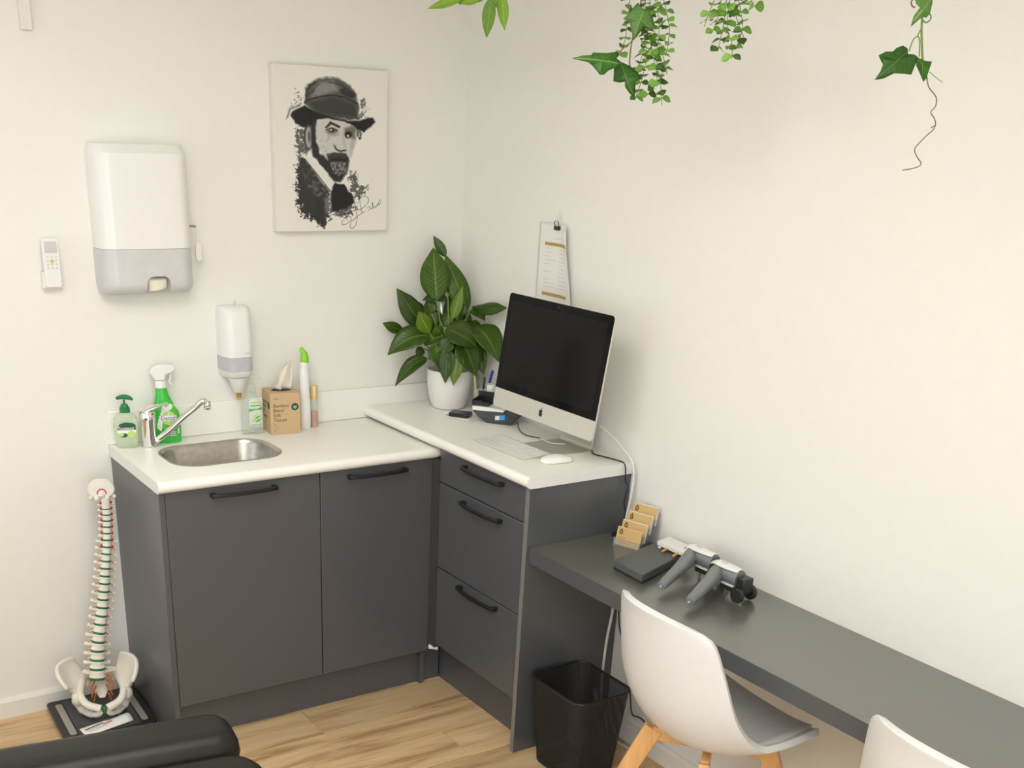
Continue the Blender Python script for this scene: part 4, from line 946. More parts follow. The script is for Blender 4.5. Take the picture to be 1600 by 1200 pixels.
for k, (b0, z0) in enumerate(TIER):
    m_ = MB(); hbox(m_, -.002, HW+.002, b0-.003, b0-.001, z0-.002 if k else 0, z0+.022); m_.build('front_lip', M_acry, ch_, world=True)
    m_ = MB(); hbox(m_, -.002, HW+.002, b0-.003, b0+.013, z0-.002, z0-.0005); m_.build('shelf', M_acry, ch_, world=True)
    for a in (-.0024, HW+.0006):
        m_ = MB(); hbox(m_, a, a+.0018, b0-.003, b0+.013, z0, z0+.020); m_.build('side_wall', M_acry, ch_, world=True)
m_ = MB(); hbox(m_, -.002, HW+.002, .105, .107, .002, .100); m_.build('back_wall', M_acry, ch_, world=True)
LB = ['tan business card stack at lowest front tier of holder', 'tan business card stack on second tier of card holder', 'tan business card stack on third tier of card holder', 'tan business card stack at highest back tier of holder']
for k, (b0, z0) in enumerate(TIER):
    cs = thing('business_cards', LB[k], 'cards', H3(HW/2, b0, z0), 0, 'business cards in the clear holder')
    th = .010 if k != 0 else .004; hgt = .054
    def C3(a, z, d): return H3(a, b0+d+z*LEAN, z0+z)
    pr = [(0.001, 0), (HW-.001, 0), (HW-.001, hgt), (0.001, hgt)]
    MB().loft([[C3(a, z, .0002) for a, z in pr], [C3(a, z, .0009) for a, z in pr]]).build('front_card', M_wcard, cs, world=True)
    MB().loft([[C3(a, z, .0010) for a, z in pr], [C3(a, z, th) for a, z in pr]]).build('card_stack', M_label, cs, world=True)
    ring = [(.016+.0065*math.cos(2*PI*i/18), .040+.0075*math.sin(2*PI*i/18)) for i in range(18)]; ring2 = [(.016+(a-.016)*.6, .040+(z-.040)*.6) for a, z in ring]
    MB().add([C3(a, z, -.0003) for a, z in ring]+[C3(a, z, -.0003) for a, z in ring2], [(i, (i+1) % 18, 18+(i+1) % 18, 18+i) for i in range(18)]).build('emblem', M_kprint, cs, world=True, label='round brown emblem')
    for zz in (.0425, .038): MB().add([C3(a, z, -.0004) for a, z in ((.0115, zz), (.0205, zz), (.0205, zz-.0016), (.0115, zz-.0016))], [(0, 1, 2, 3)]).build('emblem_bar', M_kprint, cs, world=True)
    MB().add([C3(a, z, -.0004) for a, z in ((.0145, .050), (.0185, .051), (.0180, .0465), (.0140, .0465))], [(0, 1, 2, 3)]).build('emblem_bar', M_kprint, cs, world=True)
    for zz, aa in ((.024, .035), (.017, HW-.012), (.009, .05)): MB().add([C3(a, z, -.0003) for a, z in ((.010, zz), (aa, zz), (aa, zz-.0010), (.010, zz-.0010))], [(0, 1, 2, 3)]).build('print_line', M_kprint, cs, world=True)
# dark case
z_ = HD+.030
c = [onz(*p_, z_) for p_ in ((958.5, 874), (1004, 898), (1063, 868), (1022, 848))]
cc = sum(c, Vector())/4
cs = thing('dark_grey_case', 'flat dark grey box lying on the desk by card holder', 'case', (cc.x, cc.y, HD))
def qring(sc, z): return [Vector((cc.x+(p_.x-cc.x)*sc, cc.y+(p_.y-cc.y)*sc, z)) for p_ in c]
MB().loft([qring(1.0, HD+.006), qring(1.0, z_)]).build('lid', M_case, cs, world=True, bevel=.003)
MB().loft([qring(.97, HD), qring(.97, HD+.0055)]).build('base', M_blkp, cs, world=True)
# white sensor strip with brass contacts
zt_ = HD+.050
w4 = [onz(*p_, zt_) for p_ in ((1027, 845), (1046, 838), (1090, 858), (1073, 865))]
wc_ = sum(w4, Vector())/4
ws = thing('sensor_module', 'white bar with two brass contacts behind the dark case', 'device', (wc_.x, wc_.y, HD))
MB().loft([[Vector((p_.x, p_.y, zz)) for p_ in w4] for zz in (zt_-.014, zt_)]).build('module_body', M_white, ws, world=True, bevel=.002)
lo_ = w4[2].lerp(w4[1], .5)
for f_ in (.08, .92):
    q = w4[0].lerp(w4[3], f_); q2 = w4[1].lerp(w4[2], f_); e = (q2-q).normalized(); s_ = (w4[3]-w4[0]).normalized()
    MB().loft([[q+e*a+s_*b+Vector((0, 0, zz-zt_)) for a, b in ((.001, -.006), (.018, -.006), (.018, .006), (.001, .006))] for zz in (HD if False else zt_-.024, zt_-.0145)]).build('module_foot', M_white, ws, world=True, bevel=.002)
for f_ in (.36, .72):
    q = w4[0].lerp(w4[3], f_); e = (w4[0]-w4[1]).normalized(); up = Vector((0, 0, zt_-.011-q.z))
    MB().tube([q+up-e*.010, q+up+e*.018, q+up+e*.028+Vector((0, 0, -.004))], [.0045, .0052, .003], 8, sq=[.4, .4, .4]).build('contact', M_brass, ws, world=True, smooth=True, label='brass contact tongue')
q_ = (w4[1]+w4[2])/2
MB().box(q_.x-.012, q_.x+.012, q_.y-.02, q_.y+.02, HD, zt_-.014).build('module_stand', M_blkp, ws, world=True)
# two handheld scanners
def scanner(label, tip_px, elb_px, end_px, wheels):
    tip = onz(*tip_px, HD+.026); elb = onz(*elb_px, HD+.062); end = onz(*end_px, HD+.060)
    t = thing('handheld_scanner', label, 'scanner', (elb.x, elb.y, HD), 0, 'handheld scanners on the desk')
    P = smoothpath([tip, tip.lerp(elb, .55), elb, elb.lerp(end, .5), end], 6); n = len(P); rad = []
    for i in range(n):
        f_ = i/(n-1); rad.append(.0140+.0105*min(1, f_*2.0)-.002*max(0, f_-.8)*5)
    MB().tube(P, rad, 16).build('grip_body', M_greym, t, world=True, smooth=True)
    d0 = (P[0]-P[1]).normalized()
    MB().tube([P[0], P[0]+d0*.006], [.0135, .0105], 14).build('end_cap', M_casee, t, world=True, smooth=True)
    MB().tube([P[0]+d0*.006, P[0]+d0*.011], [.0045, .0035], 10).build('socket', M_chrome, t, world=True, smooth=True)
    d1 = (end-elb).normalized(); s1 = Vector((-d1.y, d1.x, 0)).normalized(); up = Vector((0, 0, 1)); L = (end-elb).length
    # pale top cap following the head
    def cap(u, v):
        a = -.030+(L+.028)*u; wd = .022*math.sin(PI*min(1, .18+u*.62))**.8; k = (v-.5)*2
        return elb+d1*a+s1*(k*wd)+up*(.0262-.006*k*k-.010*max(0, .15-u)/.15)
    MB().grid(cap, 10, 6).build('top_cap', M_white, t, world=True, smooth=True, solid=.003, label='white top panel')
    MB().add([cap(.3, .35)+up*.002, cap(.52, .35)+up*.002, cap(.52, .62)+up*.002, cap(.3, .62)+up*.002], [(0, 1, 2, 3)]).build('display', M_smoke, t, world=True)
    # sensor head
    hb_ = end+d1*.004
    mb = MB(); mb.loft([[hb_+d1*a+s1*b+up*z for a, b in ((0, -.020), (.026, -.020), (.026, .020), (0, .020))] for z in (-.036, .010)])
    mb.build('sensor_head', M_blkp, t, world=True, bevel=.003)
    ub = elb.lerp(end, .55)
    mb = MB(); mb.loft([[ub+d1*a+s1*b+up*z for a, b in ((-.022, -.016), (.03, -.016), (.03, .016), (-.022, .016))] for z in (-.040, -.026)])
    mb.build('rail', M_blkp, t, world=True, bevel=.002)
    mb = MB(); mb.loft([[ub+d1*a+s1*b+up*z for a, b in ((-.020, -.0175), (.024, -.0175), (.024, .0175), (-.020, .0175))] for z in (-.0262, -.020)])
    mb.build('skid_plate', M_white, t, world=True, bevel=.002)
    for a in (-.014, .016):
        MB().tube([ub+d1*a+up*-.039, Vector((ub.x+d1.x*a, ub.y+d1.y*a, HD+.0005))], .004, 8).build('probe', M_steel, t, world=True)
    wz = HD+.024
    for b in (-.024, .024):
        cq = Vector((hb_.x, hb_.y, wz))+d1*.014+s1*b; sg = 1 if b > 0 else -1
        MB().tube([cq-s1*sg*.004, cq-s1*sg*.002, cq+s1*sg*.006, cq+s1*sg*.008], [.0195, .0215, .0215, .0195], 26).build('wheel', M_blkm, t, world=True, bevel=.0008, label='black rubber wheel')
    return t
scanner('grey handheld scanner with white top lying beside dark case', (1035, 914), (1085, 866), (1117, 880), True)
scanner('grey handheld scanner nearest the chairs with black wheel showing', (1079, 938), (1126, 891), (1157, 905), True)

# ------------------------------------------------------------------ chairs
def make_chair(label, loc, rz):
    """seat front towards local +x"""
    t = thing('shell_chair', label, 'chair', loc, rz, 'white shell chairs at the desk')
    prof = [(-.250, .838), (-.240, .80), (-.226, .71), (-.206, .61), (-.176, .53), (-.125, .468), (-.06, .442), (.03, .436), (.12, .444), (.18, .455), (.215, .456), (.228, .450)]
    hw = [.150, .178, .200, .220, .232, .240, .243, .242, .236, .222, .198, .172]
    fwd = [.058, .066, .078, .088, .100, .095, .06, .028, .01, -.006, -.022, -.036]     # side edges wrap forward
    rise = [-.020, -.008, .0, .004, .020, .050, .072, .078, .074, .056, .034, .016]   # and upward
    PP = smoothpath([(x, 0, z) for x, z in prof], 3); QQ = smoothpath([(a, b, c_) for a, b, c_ in zip(hw, fwd, rise)], 3); n = len(PP)-1
    def f(u, v, inset=1.0, lift=0.0):
        i = min(n, int(round(u*n))); p_ = PP[i]; q = QQ[i]; k = (v-.5)*2
        e = abs(k)**2.2
        # round the four outer corners a little
        return Vector((p_.x+q.y*e, k*q.x*inset, p_.z+q.z*e+lift))
    MB().grid(f, n, 20).build('shell', M_chair, t, smooth=True, solid=.017, bevel=.006, seg=2)
    def cu(u, v):
        s = .47+.46*u; b = f(s, .5+(v-.5)*.86); k = (v-.5)*2
        h = .0125+.006*(1-abs(k)**3)*math.sin(PI*min(1, max(0, .12+u*.8)))
        nx = Vector((0, 0, 1)); return b+nx*h+Vector((.012*(1-u), 0, 0))
    MB().grid(cu, 14, 12).build('seat_pad', M_cush, t, smooth=True, solid=.009, label='grey padded seat cushion')
    for sx in (-1, 1):
        for sy in (-1, 1):
            top_ = Vector((.02+sx*.105, sy*.105, .418)); bot = Vector((.01+sx*.225, sy*.225, 0))
            d = (bot-top_).normalized(); a = Vector((sx, sy, 0)).normalized(); b = d.cross(a).normalized(); a = b.cross(d)
            def ring(c_, wa, wb): return [c_+a*i*wa+b*j*wb for i, j in ((-1, -1), (1, -1), (1, 1), (-1, 1))]
            r0 = ring(top_, .026, .014); r1 = ring(bot, .013, .011); r1 = [p_-Vector((0, 0, p_.z)) for p_ in r1]
            MB().loft([r0, ring(top_.lerp(bot, .3), .024, .0135), r1]).build('leg', M_beech, t, bevel=.003)
    # crossed bearer under the shell
    for s in (-1, 1):
        a = Vector((1, s, 0)).normalized(); b = Vector((-a.y, a.x, 0)); c0 = Vector((.02, 0, 0)); z1_ = .425 if s > 0 else .4255
        MB().loft([[c0+a*p_+b*q+Vector((0, 0, z)) for p_, q in ((-.150, -.011), (.150, -.011), (.150, .011), (-.150, .011))] for z in (.385 if s > 0 else .384, z1_)]).build('bearer', M_beech, t, bevel=.002)
    return t
make_chair('white shell chair with wooden legs nearest the waste bin', (-.335, -1.800, 0), R(-4))
make_chair('white shell chair cut off by the lower right frame edge', (-.318, -2.572, 0), R(-4))

# ------------------------------------------------------------------ waste bin
wb = thing('waste_bin', 'black wire mesh waste bin on floor under the desk', 'bin', (-.264, -1.197, 0))
BT = (.222, .262); BB = (.182, .215); BH = .300
def bring(f_, r=.042, n=6):
    w_ = BB[0]+(BT[0]-BB[0])*f_; d_ = BB[1]+(BT[1]-BB[1])*f_; return [(x, y_, BH*f_) for x, y_ in rrect(w_, d_, r, n)]
rb = [Vector(p_) for p_ in bring(1.0)]; MB().tube(rb+[rb[0]], .0042, 8).build('rim', M_blk, wb, smooth=True)
MB().loft([[(x, y_, 0) for x, y_, z in bring(0)], [(x, y_, .012) for x, y_, z in bring(.04)]], True, False).build('base', M_blkm, wb)
# woven wire: verticals and rings as fine strips
def resample(ring, N):
    P = [Vector(p_) for p_ in ring]+[Vector(ring[0])]; L = [0]
    for a, b in zip(P[:-1], P[1:]): L.append(L[-1]+(b-a).length)
    out = []; j = 0
    for i in range(N):
        s = L[-1]*i/N
        while L[j+1] < s: j += 1
        t = (s-L[j])/(L[j+1]-L[j]); out.append(P[j].lerp(P[j+1], t))
    return out
mw = MB(); N = 300; lo_, hi_ = resample(bring(.03), N), resample(bring(.99), N)
for i in range(N):
    a0, a1 = lo_[i], lo_[(i+1) % N]; b0, b1 = hi_[i], hi_[(i+1) % N]; k = .6
    mw.add([a0, a0.lerp(a1, k), b0.lerp(b1, k), b0], [(0, 1, 2, 3)])
NR = 100
for r_ in range(NR):
    f0 = .03+.96*r_/NR; f1 = f0+.96/NR*.6; A = resample(bring(f0), 48); Bq = resample(bring(f1), 48)
    mw.add(A+Bq, [(i, (i+1) % 48, 48+(i+1) % 48, 48+i) for i in range(48)])
o = mw.build('wire_mesh', M_blkm, wb); o['kind'] = 'stuff'

# ------------------------------------------------------------------ scale, leaflet, spine model
sc_ = thing('weighing_scale', 'black glass floor scale with two steel strips by wall', 'scale', (-1.502, -.170, 0), R(-2))
MB().loft([[(x, y_, z) for x, y_ in rrect(.305, .300, .018, 4)] for z in (.016, .026)]).build('platform', M_blk, sc_, bevel=.003)
for sx in (-1, 1):
    MB().loft([[(x, y_, z) for x, y_ in rrect(.022, .235, .008, 4, sx*.118, 0)] for z in (.0262, .0272)]).build('metal_strip', mat('dull_steel', (.42, .39, .35), .4, .5), sc_, label='long steel contact strip')
    for sy in (-1, 1): MB().lathe([(.016, 0), (.016, .016)], 14, (sx*.12, sy*.12, 0)).build('foot', M_blkp, sc_)
MB().box(-.100, .100, -.135, .135, .0262, .0268).build('centre_panel', mat('charcoal_glass', (.05, .05, .052), .3), sc_)
lf = thing('leaflet', 'white folded printed leaflet lying in front of pelvis model', 'leaflet', (-1.515, -.258, .0275), R(6))
def lfs(u, v): return (-.085+.170*u, -.055+.062*v+.02*u, .002+.012*math.sin(PI*v)*u)
MB().grid(lfs, 8, 6).build('folded_sheet', M_paper, lf, smooth=True, solid=.0006)
for k, (u0, u1, v0, m_) in enumerate(((.06, .45, .62, M_kprint), (.06, .38, .45, M_ink), (.42, .62, .45, M_red), (.55, .8, .75, M_blkm), (.1, .5, .28, M_ink))):
    MB().grid(lambda u, v: tuple(Vector(lfs(u0+(u1-u0)*u, v0+.1*v))+Vector((0, 0, .0012))), 3, 2).build('print', m_, lf)

SB = Vector((-1.502, -.175, .0275))
sp = thing('spine_model', 'life-size plastic spine and pelvis model leaning beside cabinet', 'model', SB)
# spine centre line from pixels on a slightly forward plane
cl_px = [(152, 1062), (152, 1040), (153, 1010), (156, 980), (160, 945), (163, 910), (165, 880), (167, 850), (167, 820), (166, 795), (164, 778)]
CLs = [ony(x, y_, -.175+.055*min(1, i/8)) for i, (x, y_) in enumerate(cl_px)]
CLs = smoothpath(CLs, 8)
Ls = [0]
for a, b in zip(CLs[:-1], CLs[1:]): Ls.append(Ls[-1]+(b-a).length)
def cla(s):
    s = max(0, min(Ls[-1]-1e-6, s)); j = 0
    while Ls[j+1] < s: j += 1
    t = (s-Ls[j])/(Ls[j+1]-Ls[j]); return CLs[j].lerp(CLs[j+1], t), (CLs[j+1]-CLs[j]).normalized()
TOT = Ls[-1]
NV = 24; hs_ = [1.0+.75*(1-i/(NV-1))**1.1 for i in range(NV)]; un = TOT/sum(hs_)
FR = Vector((-.22, -1, 0)).normalized()           # model faces the camera a little to the left
s = 0
for i in range(NV):
    h = hs_[i]*un; dh = h*.26 if i < 22 else h*.2; f_ = i/(NV-1)
    if i < 5: rx, ry = .026-.001*i, .018
    elif i < 17: rx, ry = .0205-.0006*(i-5), .015-.0003*(i-5)
    else: rx, ry = .0135, .0095
    def R3(sv, sxx, syy, nn=16):
        c_, t_ = cla(sv); sd_ = t_.cross(FR).normalized(); ff = sd_.cross(t_).normalized(); ff = ff if ff.dot(FR) > 0 else -ff
        return [c_+sd_*sxx*math.cos(2*PI*k/nn)+ff*syy*math.sin(2*PI*k/nn) for k in range(nn)], c_, t_, sd_, ff
    z0, z1 = s+dh, s+h
    rings = [R3(z0+(z1-z0)*q, rx*w_, ry*w_)[0] for q, w_ in ((0, .96), (.12, 1.04), (.5, .86), (.88, 1.02), (1, .94))]
    _, c_, t_, sd_, ff = R3((z0+z1)/2, rx, ry)
    v_ = MB().loft(rings).build('vertebra', M_bone, sp, world=True, smooth=True)
    # transverse and spinous processes
    pl = .036 if i < 5 else (.034 if i < 17 else .023)
    mb = MB()
    for sg in (-1, 1):
        a_ = c_-ff*ry*.9+sd_*sg*rx*.5; b_ = c_-ff*(ry*1.3+.006)+sd_*sg*(rx*.55+pl*.75)+t_*(.004 if 4 < i < 17 else 0)
        mb.tube([a_, a_.lerp(b_, .6), b_], [h*.22, h*.19, h*.23], 8)
        mb.sphere(c_-ff*(ry*1.4)+sd_*sg*rx*.95+t_*h*.3, h*.24, 8, 6)
    e_ = c_-ff*(ry+.032)-t_*h*.3; mb.tube([c_-ff*ry*.8, c_-ff*(ry+.016), e_], [h*.16, h*.13, h*.15], 8)
    o = mb.build('process', M_bone, v_, smooth=True); o.data.transform(sp.matrix_world.inverted())
    # nerves and arteries at each level
    for sg in (-1, 1):
        a_ = R3(s+dh*.6, rx, ry)[1]-ff*ry*.75+sd_*sg*rx*.75
        mb = MB().tube([a_, a_+sd_*sg*.007-t_*.001+ff*.003, a_+sd_*sg*(.016 if i < 17 else .010)-t_*(.006 if i < 17 else .002)+ff*.002], [.0024, .0022, .0016], 6)
        o = mb.build('nerve', M_nerve if (i % 3 or i < 8) else M_nervey, v_, smooth=True, label='orange nerve stub'); o.data.transform(sp.matrix_world.inverted())
    if i >= 16:
        for sg in (-1, 1):
            a_ = c_+sd_*sg*rx*1.15-ff*ry*.2; mb = MB().tube([a_-t_*h*.62, a_-t_*h*.42+sd_*sg*.003+ff*.003, a_-t_*h*.2], .0022, 6)
            o = mb.build('artery', M_artery, v_, smooth=True, label='red artery strand'); o.data.transform(sp.matrix_world.inverted())
    rings = [R3(s+dh*q, rx*w_, ry*w_)[0] for q, w_ in ((.0, .92), (.5, 1.0), (1, .94))]
    MB().loft(rings).build('disc', M_disc if i < 23 else M_bone, sp, world=True, smooth=True, label='green disc')
    s += h
# skull base plate
tc_, tt_ = cla(TOT); up_ = Vector((0, 0, 1)); sdv = Vector((1, -.22, 0)).normalized()
kc = ony(158, 765, tc_.y+.015)
rings = []
tilt = (up_*.86+FR*-.1).normalized(); nrm_ = sdv.cross(tilt).normalized(); nrm_ = nrm_ if nrm_.dot(FR) > 0 else -nrm_
for q, w_ in ((-.014, .40), (-.008, .78), (0, .95), (.006, 1.0), (.012, .9)):
    rings.append([kc+nrm_*q+sdv*(.043*w_*math.copysign(abs(math.cos(2*PI*k/24))**.85, math.cos(2*PI*k/24)))+tilt*(.037*w_*math.sin(2*PI*k/24)*(1 if math.sin(2*PI*k/24) > 0 else .75)) for k in range(24)])
sk = MB().loft(rings).build('occiput', M_bone, sp, world=True, smooth=True, label='ivory skull base plate')
arc = [kc+nrm_*.014+sdv*(.014*math.cos(a))+tilt*(-.012+.016*math.sin(a)) for a in [PI*k/10 for k in range(11)]]
o = MB().tube(arc, .0018, 6).build('artery', M_artery, sk, smooth=True); o.data.transform(sp.matrix_world.inverted())
o = MB().sphere(kc+nrm_*.012-tilt*.016, (.013, .008, .007)).sphere(kc+nrm_*.010-tilt*.026+sdv*.016, .009).sphere(kc+nrm_*.010-tilt*.026-sdv*.016, .009).sphere(kc-tilt*.024+sdv*.037, .008).sphere(kc-tilt*.024-sdv*.033, .008).build('condyle', M_bone, sk, smooth=True); o.data.transform(sp.matrix_world.inverted())
# pelvis
PVC = SB+Vector((.008, .0, 0))
def P3(a, f_, z): return PVC+sdv*a+FR*f_+Vector((0, 0, z))
# sacrum: tapering curved wedge
rings = []
for q in range(9):
    t = q/8; z = .150-.105*t; w_ = .050*(1-t)**.8+.010; fo = -.018-.050*math.sin(PI*t*.75)+.030*t*t; d_ = .020*(1-t)+.006
    rings.append([P3(w_*math.cos(2*PI*k/16), fo+d_*math.sin(2*PI*k/16), z) for k in range(16)])
MB().loft(rings).build('sacrum', M_bone, sp, world=True, smooth=True)
for q in range(4):
    for sg in (-1, 1):
        mb = MB().tube([P3(sg*(.022-.003*q), -.020-.008*q, .128-.022*q), P3(sg*(.036-.004*q), .000-.008*q, .116-.022*q), P3(sg*(.046-.006*q), .004-.008*q, .098-.022*q)], [.0026, .0024, .0018], 6)
        mb.build('sacral_nerve', M_nerve, sp, world=True, smooth=True, label='orange sacral nerve root')
for sg in (-1, 1):
    # wing of the ilium: flared blade
    def wing(u, v):
        # u along the crest (back to front), v from pelvic brim up to the crest
        a0 = P3(sg*(.050+.024*u), -.060+.078*u, .108-.036*u)
        ang = PI*(.08+.72*u)
        wk = 1.12 if sg < 0 else .92; c1 = P3(sg*(.056+.074*wk*math.sin(PI*(.08+.70*u))), -.075+.125*u, .162+.048*math.sin(PI*(.16+.70*u))-.058*u)
        p_ = a0.lerp(c1, v); bul = math.sin(PI*v)*.016
        return p_-sdv*sg*(-bul*.2)-FR*bul
    MB().grid(wing, 14, 10).build('ilium', M_bone, sp, world=True, smooth=True, solid=.015, sub=1)
    # rim, acetabulum, ischium and pubis with the round opening
    mb = MB()
    mb.tube(smoothpath([P3(sg*.052, -.060, .110), P3(sg*.066, -.020, .098), P3(sg*.070, .018, .080), P3(sg*.052, .050, .060), P3(sg*.010, .068, .048)], 5), [.013]*21, 10)
    mb.sphere(P3(sg*.078, .004, .066), (.022, .024, .027), 14, 10)
    mb.tube(smoothpath([P3(sg*.084, -.006, .056), P3(sg*.074, -.012, .030), P3(sg*.062, .004, .014), P3(sg*.042, .032, .013), P3(sg*.020, .056, .022), P3(sg*.010, .066, .040)], 5), [.018]*4+[.0165]*6+[.0125]*6+[.010]*6+[.010]*4, 10)
    mb.build('hip_bone', M_bone, sp, world=True, smooth=True)
MB().sphere(P3(0, .069, .044), (.008, .011, .014), 12, 8).build('pubic_disc', M_disc, sp, world=True, smooth=True)

# ------------------------------------------------------------------ treatment bench (lower left)
bn = thing('treatment_bench', 'black vinyl padded treatment bench at lower left corner', 'bench', (-2.292, -1.785, 0), R(-8))
def pad(name, x0, x1, y0, y1, z0, z1, r, e=.035):
    w_, d_ = x1-x0, y1-y0; rings = []
    for k in range(9):
        a = PI*(-.5+k/8); q = math.cos(a); ins = e*(1-q); z = (z0+z1)/2+(z1-z0)/2*math.sin(a)
        rings.append([(x, y_, z) for x, y_ in rrect(w_-2*ins, d_-2*ins, max(.012, r-ins), 6, (x0+x1)/2, (y0+y1)/2)])
    return MB().loft(rings).build(name, M_vinyl, bn, smooth=True)

pad('side_cushion', -1.0, .735, .375, .550, .490, .600, .06, .045)
pad('main_cushion', -1.0, .765, -.30, .385, .455, .578, .09, .045)
MB().box(-.95, .66, -.24, .46, .40, .462).build('bench_frame', M_blkm, bn, bevel=.004)
for x_ in (-.85, .52):
    for y_ in (-.18, .36): MB().box(x_, x_+.05, y_, y_+.05, 0, .40).build('leg', M_blkm, bn, bevel=.003)

# ------------------------------------------------------------------ hanging foliage from the ceiling
random.seed(11)
def outline_leaf(pts, P, n, m, parent, bulge=.006):
    """leaf blade: outline carried to a tilted plane through P, cupped, real thickness"""
    Q = [onpl(x, y_, P, n) for x, y_ in pts]; c_ = sum(Q, Vector())/len(Q); N = len(Q)
    far = max(range(N), key=lambda i: (Q[i]-c_).length); ax_ = (Q[far]-c_).normalized(); sx_ = n.cross(ax_)
    L = (Q[far]-c_).length
    vs = []; uv = []; K = 4
    for k in range(1, K+1):
        f_ = k/K
        for i, q in enumerate(Q):
            d = q-c_; p_ = c_+d*f_+n*(bulge*(1-f_*f_)-.10*L*(f_*d.dot(ax_)/L)**2+.004*math.sin(i*1.7)*f_)
            vs.append(p_); uv.append((.5+f_*d.dot(ax_)/L*.5, .5+f_*d.dot(sx_)/L*.5))
    vs.append(c_+n*bulge); uv.append((.5, .5)); c0 = len(vs)-1; fs = []
    for j in range(N):
        fs.append((j, (j+1) % N, c0))
        for k in range(K-1): fs.append((k*N+j, (k+1)*N+j, (k+1)*N+(j+1) % N, k*N+(j+1) % N))
    return MB().add(vs, fs, uv).build('leaf', m, parent, world=True, smooth=True, solid=.0007)
def c7(pts): return [(640+x/2.7586, y_/2.7586) for x, y_ in pts]
def c8(pts): return [(1340+x/4.2857, y_/4.2857) for x, y_ in pts]
NV_ = Vector((CAM.x+.35, CAM.y+1.4, -.25)).normalized()      # towards the viewer
def tilted(dx, dz): return (NV_+Vector((NV_.y*-1, NV_.x, 0))*dx+Vector((0, 0, dz))).normalized()
def vine(name, label, cat, px, X):
    b = onx(px[0], px[1], X); t = thing(name, label, cat, (b.x, b.y, b.z)); return t, b
def hang(t, P, m=None, r=.0022):
    """main stem from P up to a ceiling hook"""
    top_ = Vector((P.x, P.y, RZ-.001)); pts = [P, P.lerp(top_, .4)+Vector((.006, .004, 0)), P.lerp(top_, .8)+Vector((-.004, 0, 0)), top_]
    MB().tube(smoothpath(pts, 5), r, 6).build('main_stem', m or M_brown, t, world=True, smooth=True)
# 1: bright pointed leaves near the corner
X1 = -.45
t, P = vine('hanging_leaf_spray', 'bright green pointed hanging leaves near the room corner', 'hanging plant', (742, -6), X1)
hang(t, P, M_stem)
for b0, t0, wd, d_ in (((225, -5), (74, 38), 44, .0), ((205, 10), (280, -12), 40, -.01), ((352, -10), (331, 166), 66, .02), ((398, -22), (410, 132), 56, .0), ((300, 0), (220, 16), 34, .02), ((330, -30), (275, 8), 46, .01), ((370, -30), (385, 40), 50, -.02), ((260, -40), (330, -90), 50, .0), ((350, -40), (440, -110), 60, 0)):
    n_ = tilted(.2*math.sin(b0[0]), .3); Pp = P+NV_*d_
    q0, q1 = (onpl(*c7([p_])[0], Pp, NV_) for p_ in (b0, t0))
    o = leaf(q0, q1, wd/2.7586*.00152, n_, .04, NV_, .25, .40).build('leaf', M_wil, t, world=True, smooth=True, solid=.0006)
    st = MB().tube(smoothpath([P+Vector((0, 0, .01)), (P+q0)/2+Vector((0, 0, .008)), q0], 3), .0013, 6).build('leaf_stalk', M_stem, o, smooth=True); st.data.transform(t.matrix_world.inverted())
# 2: ivy strand with three dark leaves
X2 = -.40
t, P = vine('hanging_ivy', 'dark green ivy strand tangled with the long eucalyptus garland', 'hanging plant', (1002, -8), X2)
hang(t, P)
ivy = [([(700,247),(750,240),(785,236),(792,224),(850,230),(895,224),(906,236),(893,248),(912,268),(890,290),(858,302),(838,322),(818,325),(803,300),(790,280),(770,268)], M_ivy, (.25, .35), .03),
 ([(880,290),(915,268),(950,285),(980,310),(1003,340),(975,352),(968,420),(945,400),(930,375),(928,352),(905,355),(878,350)], M_ivy, (-.2, .15), .035),
 ([(985,10),(1005,40),(1055,35),(1050,80),(1060,120),(1035,125),(1010,115),(985,150),(965,175),(955,130),(950,95),(920,80),(950,55),(965,30)], M_ivyl, (.1, .2), .04)]
for pts, m_, (a, b), d_ in ivy: outline_leaf(c7(pts), P+NV_*d_, tilted(a, b), m_, t)
MB().tube(smoothpath([onpl(*q, P+NV_*.012, NV_) for q in c7([(1000, -20), (985, 90), (960, 170), (948, 270), (960, 300), (990, 330)])], 5), .0016, 6).build('vine_stem', M_brown, t, world=True, smooth=True)
MB().tube(smoothpath([onpl(*q, P+NV_*.028, NV_) for q in c7([(958, 180), (930, 200), (905, 225), (900, 240)])], 4), .0013, 6).build('vine_stem', M_brown, t, world=True, smooth=True)
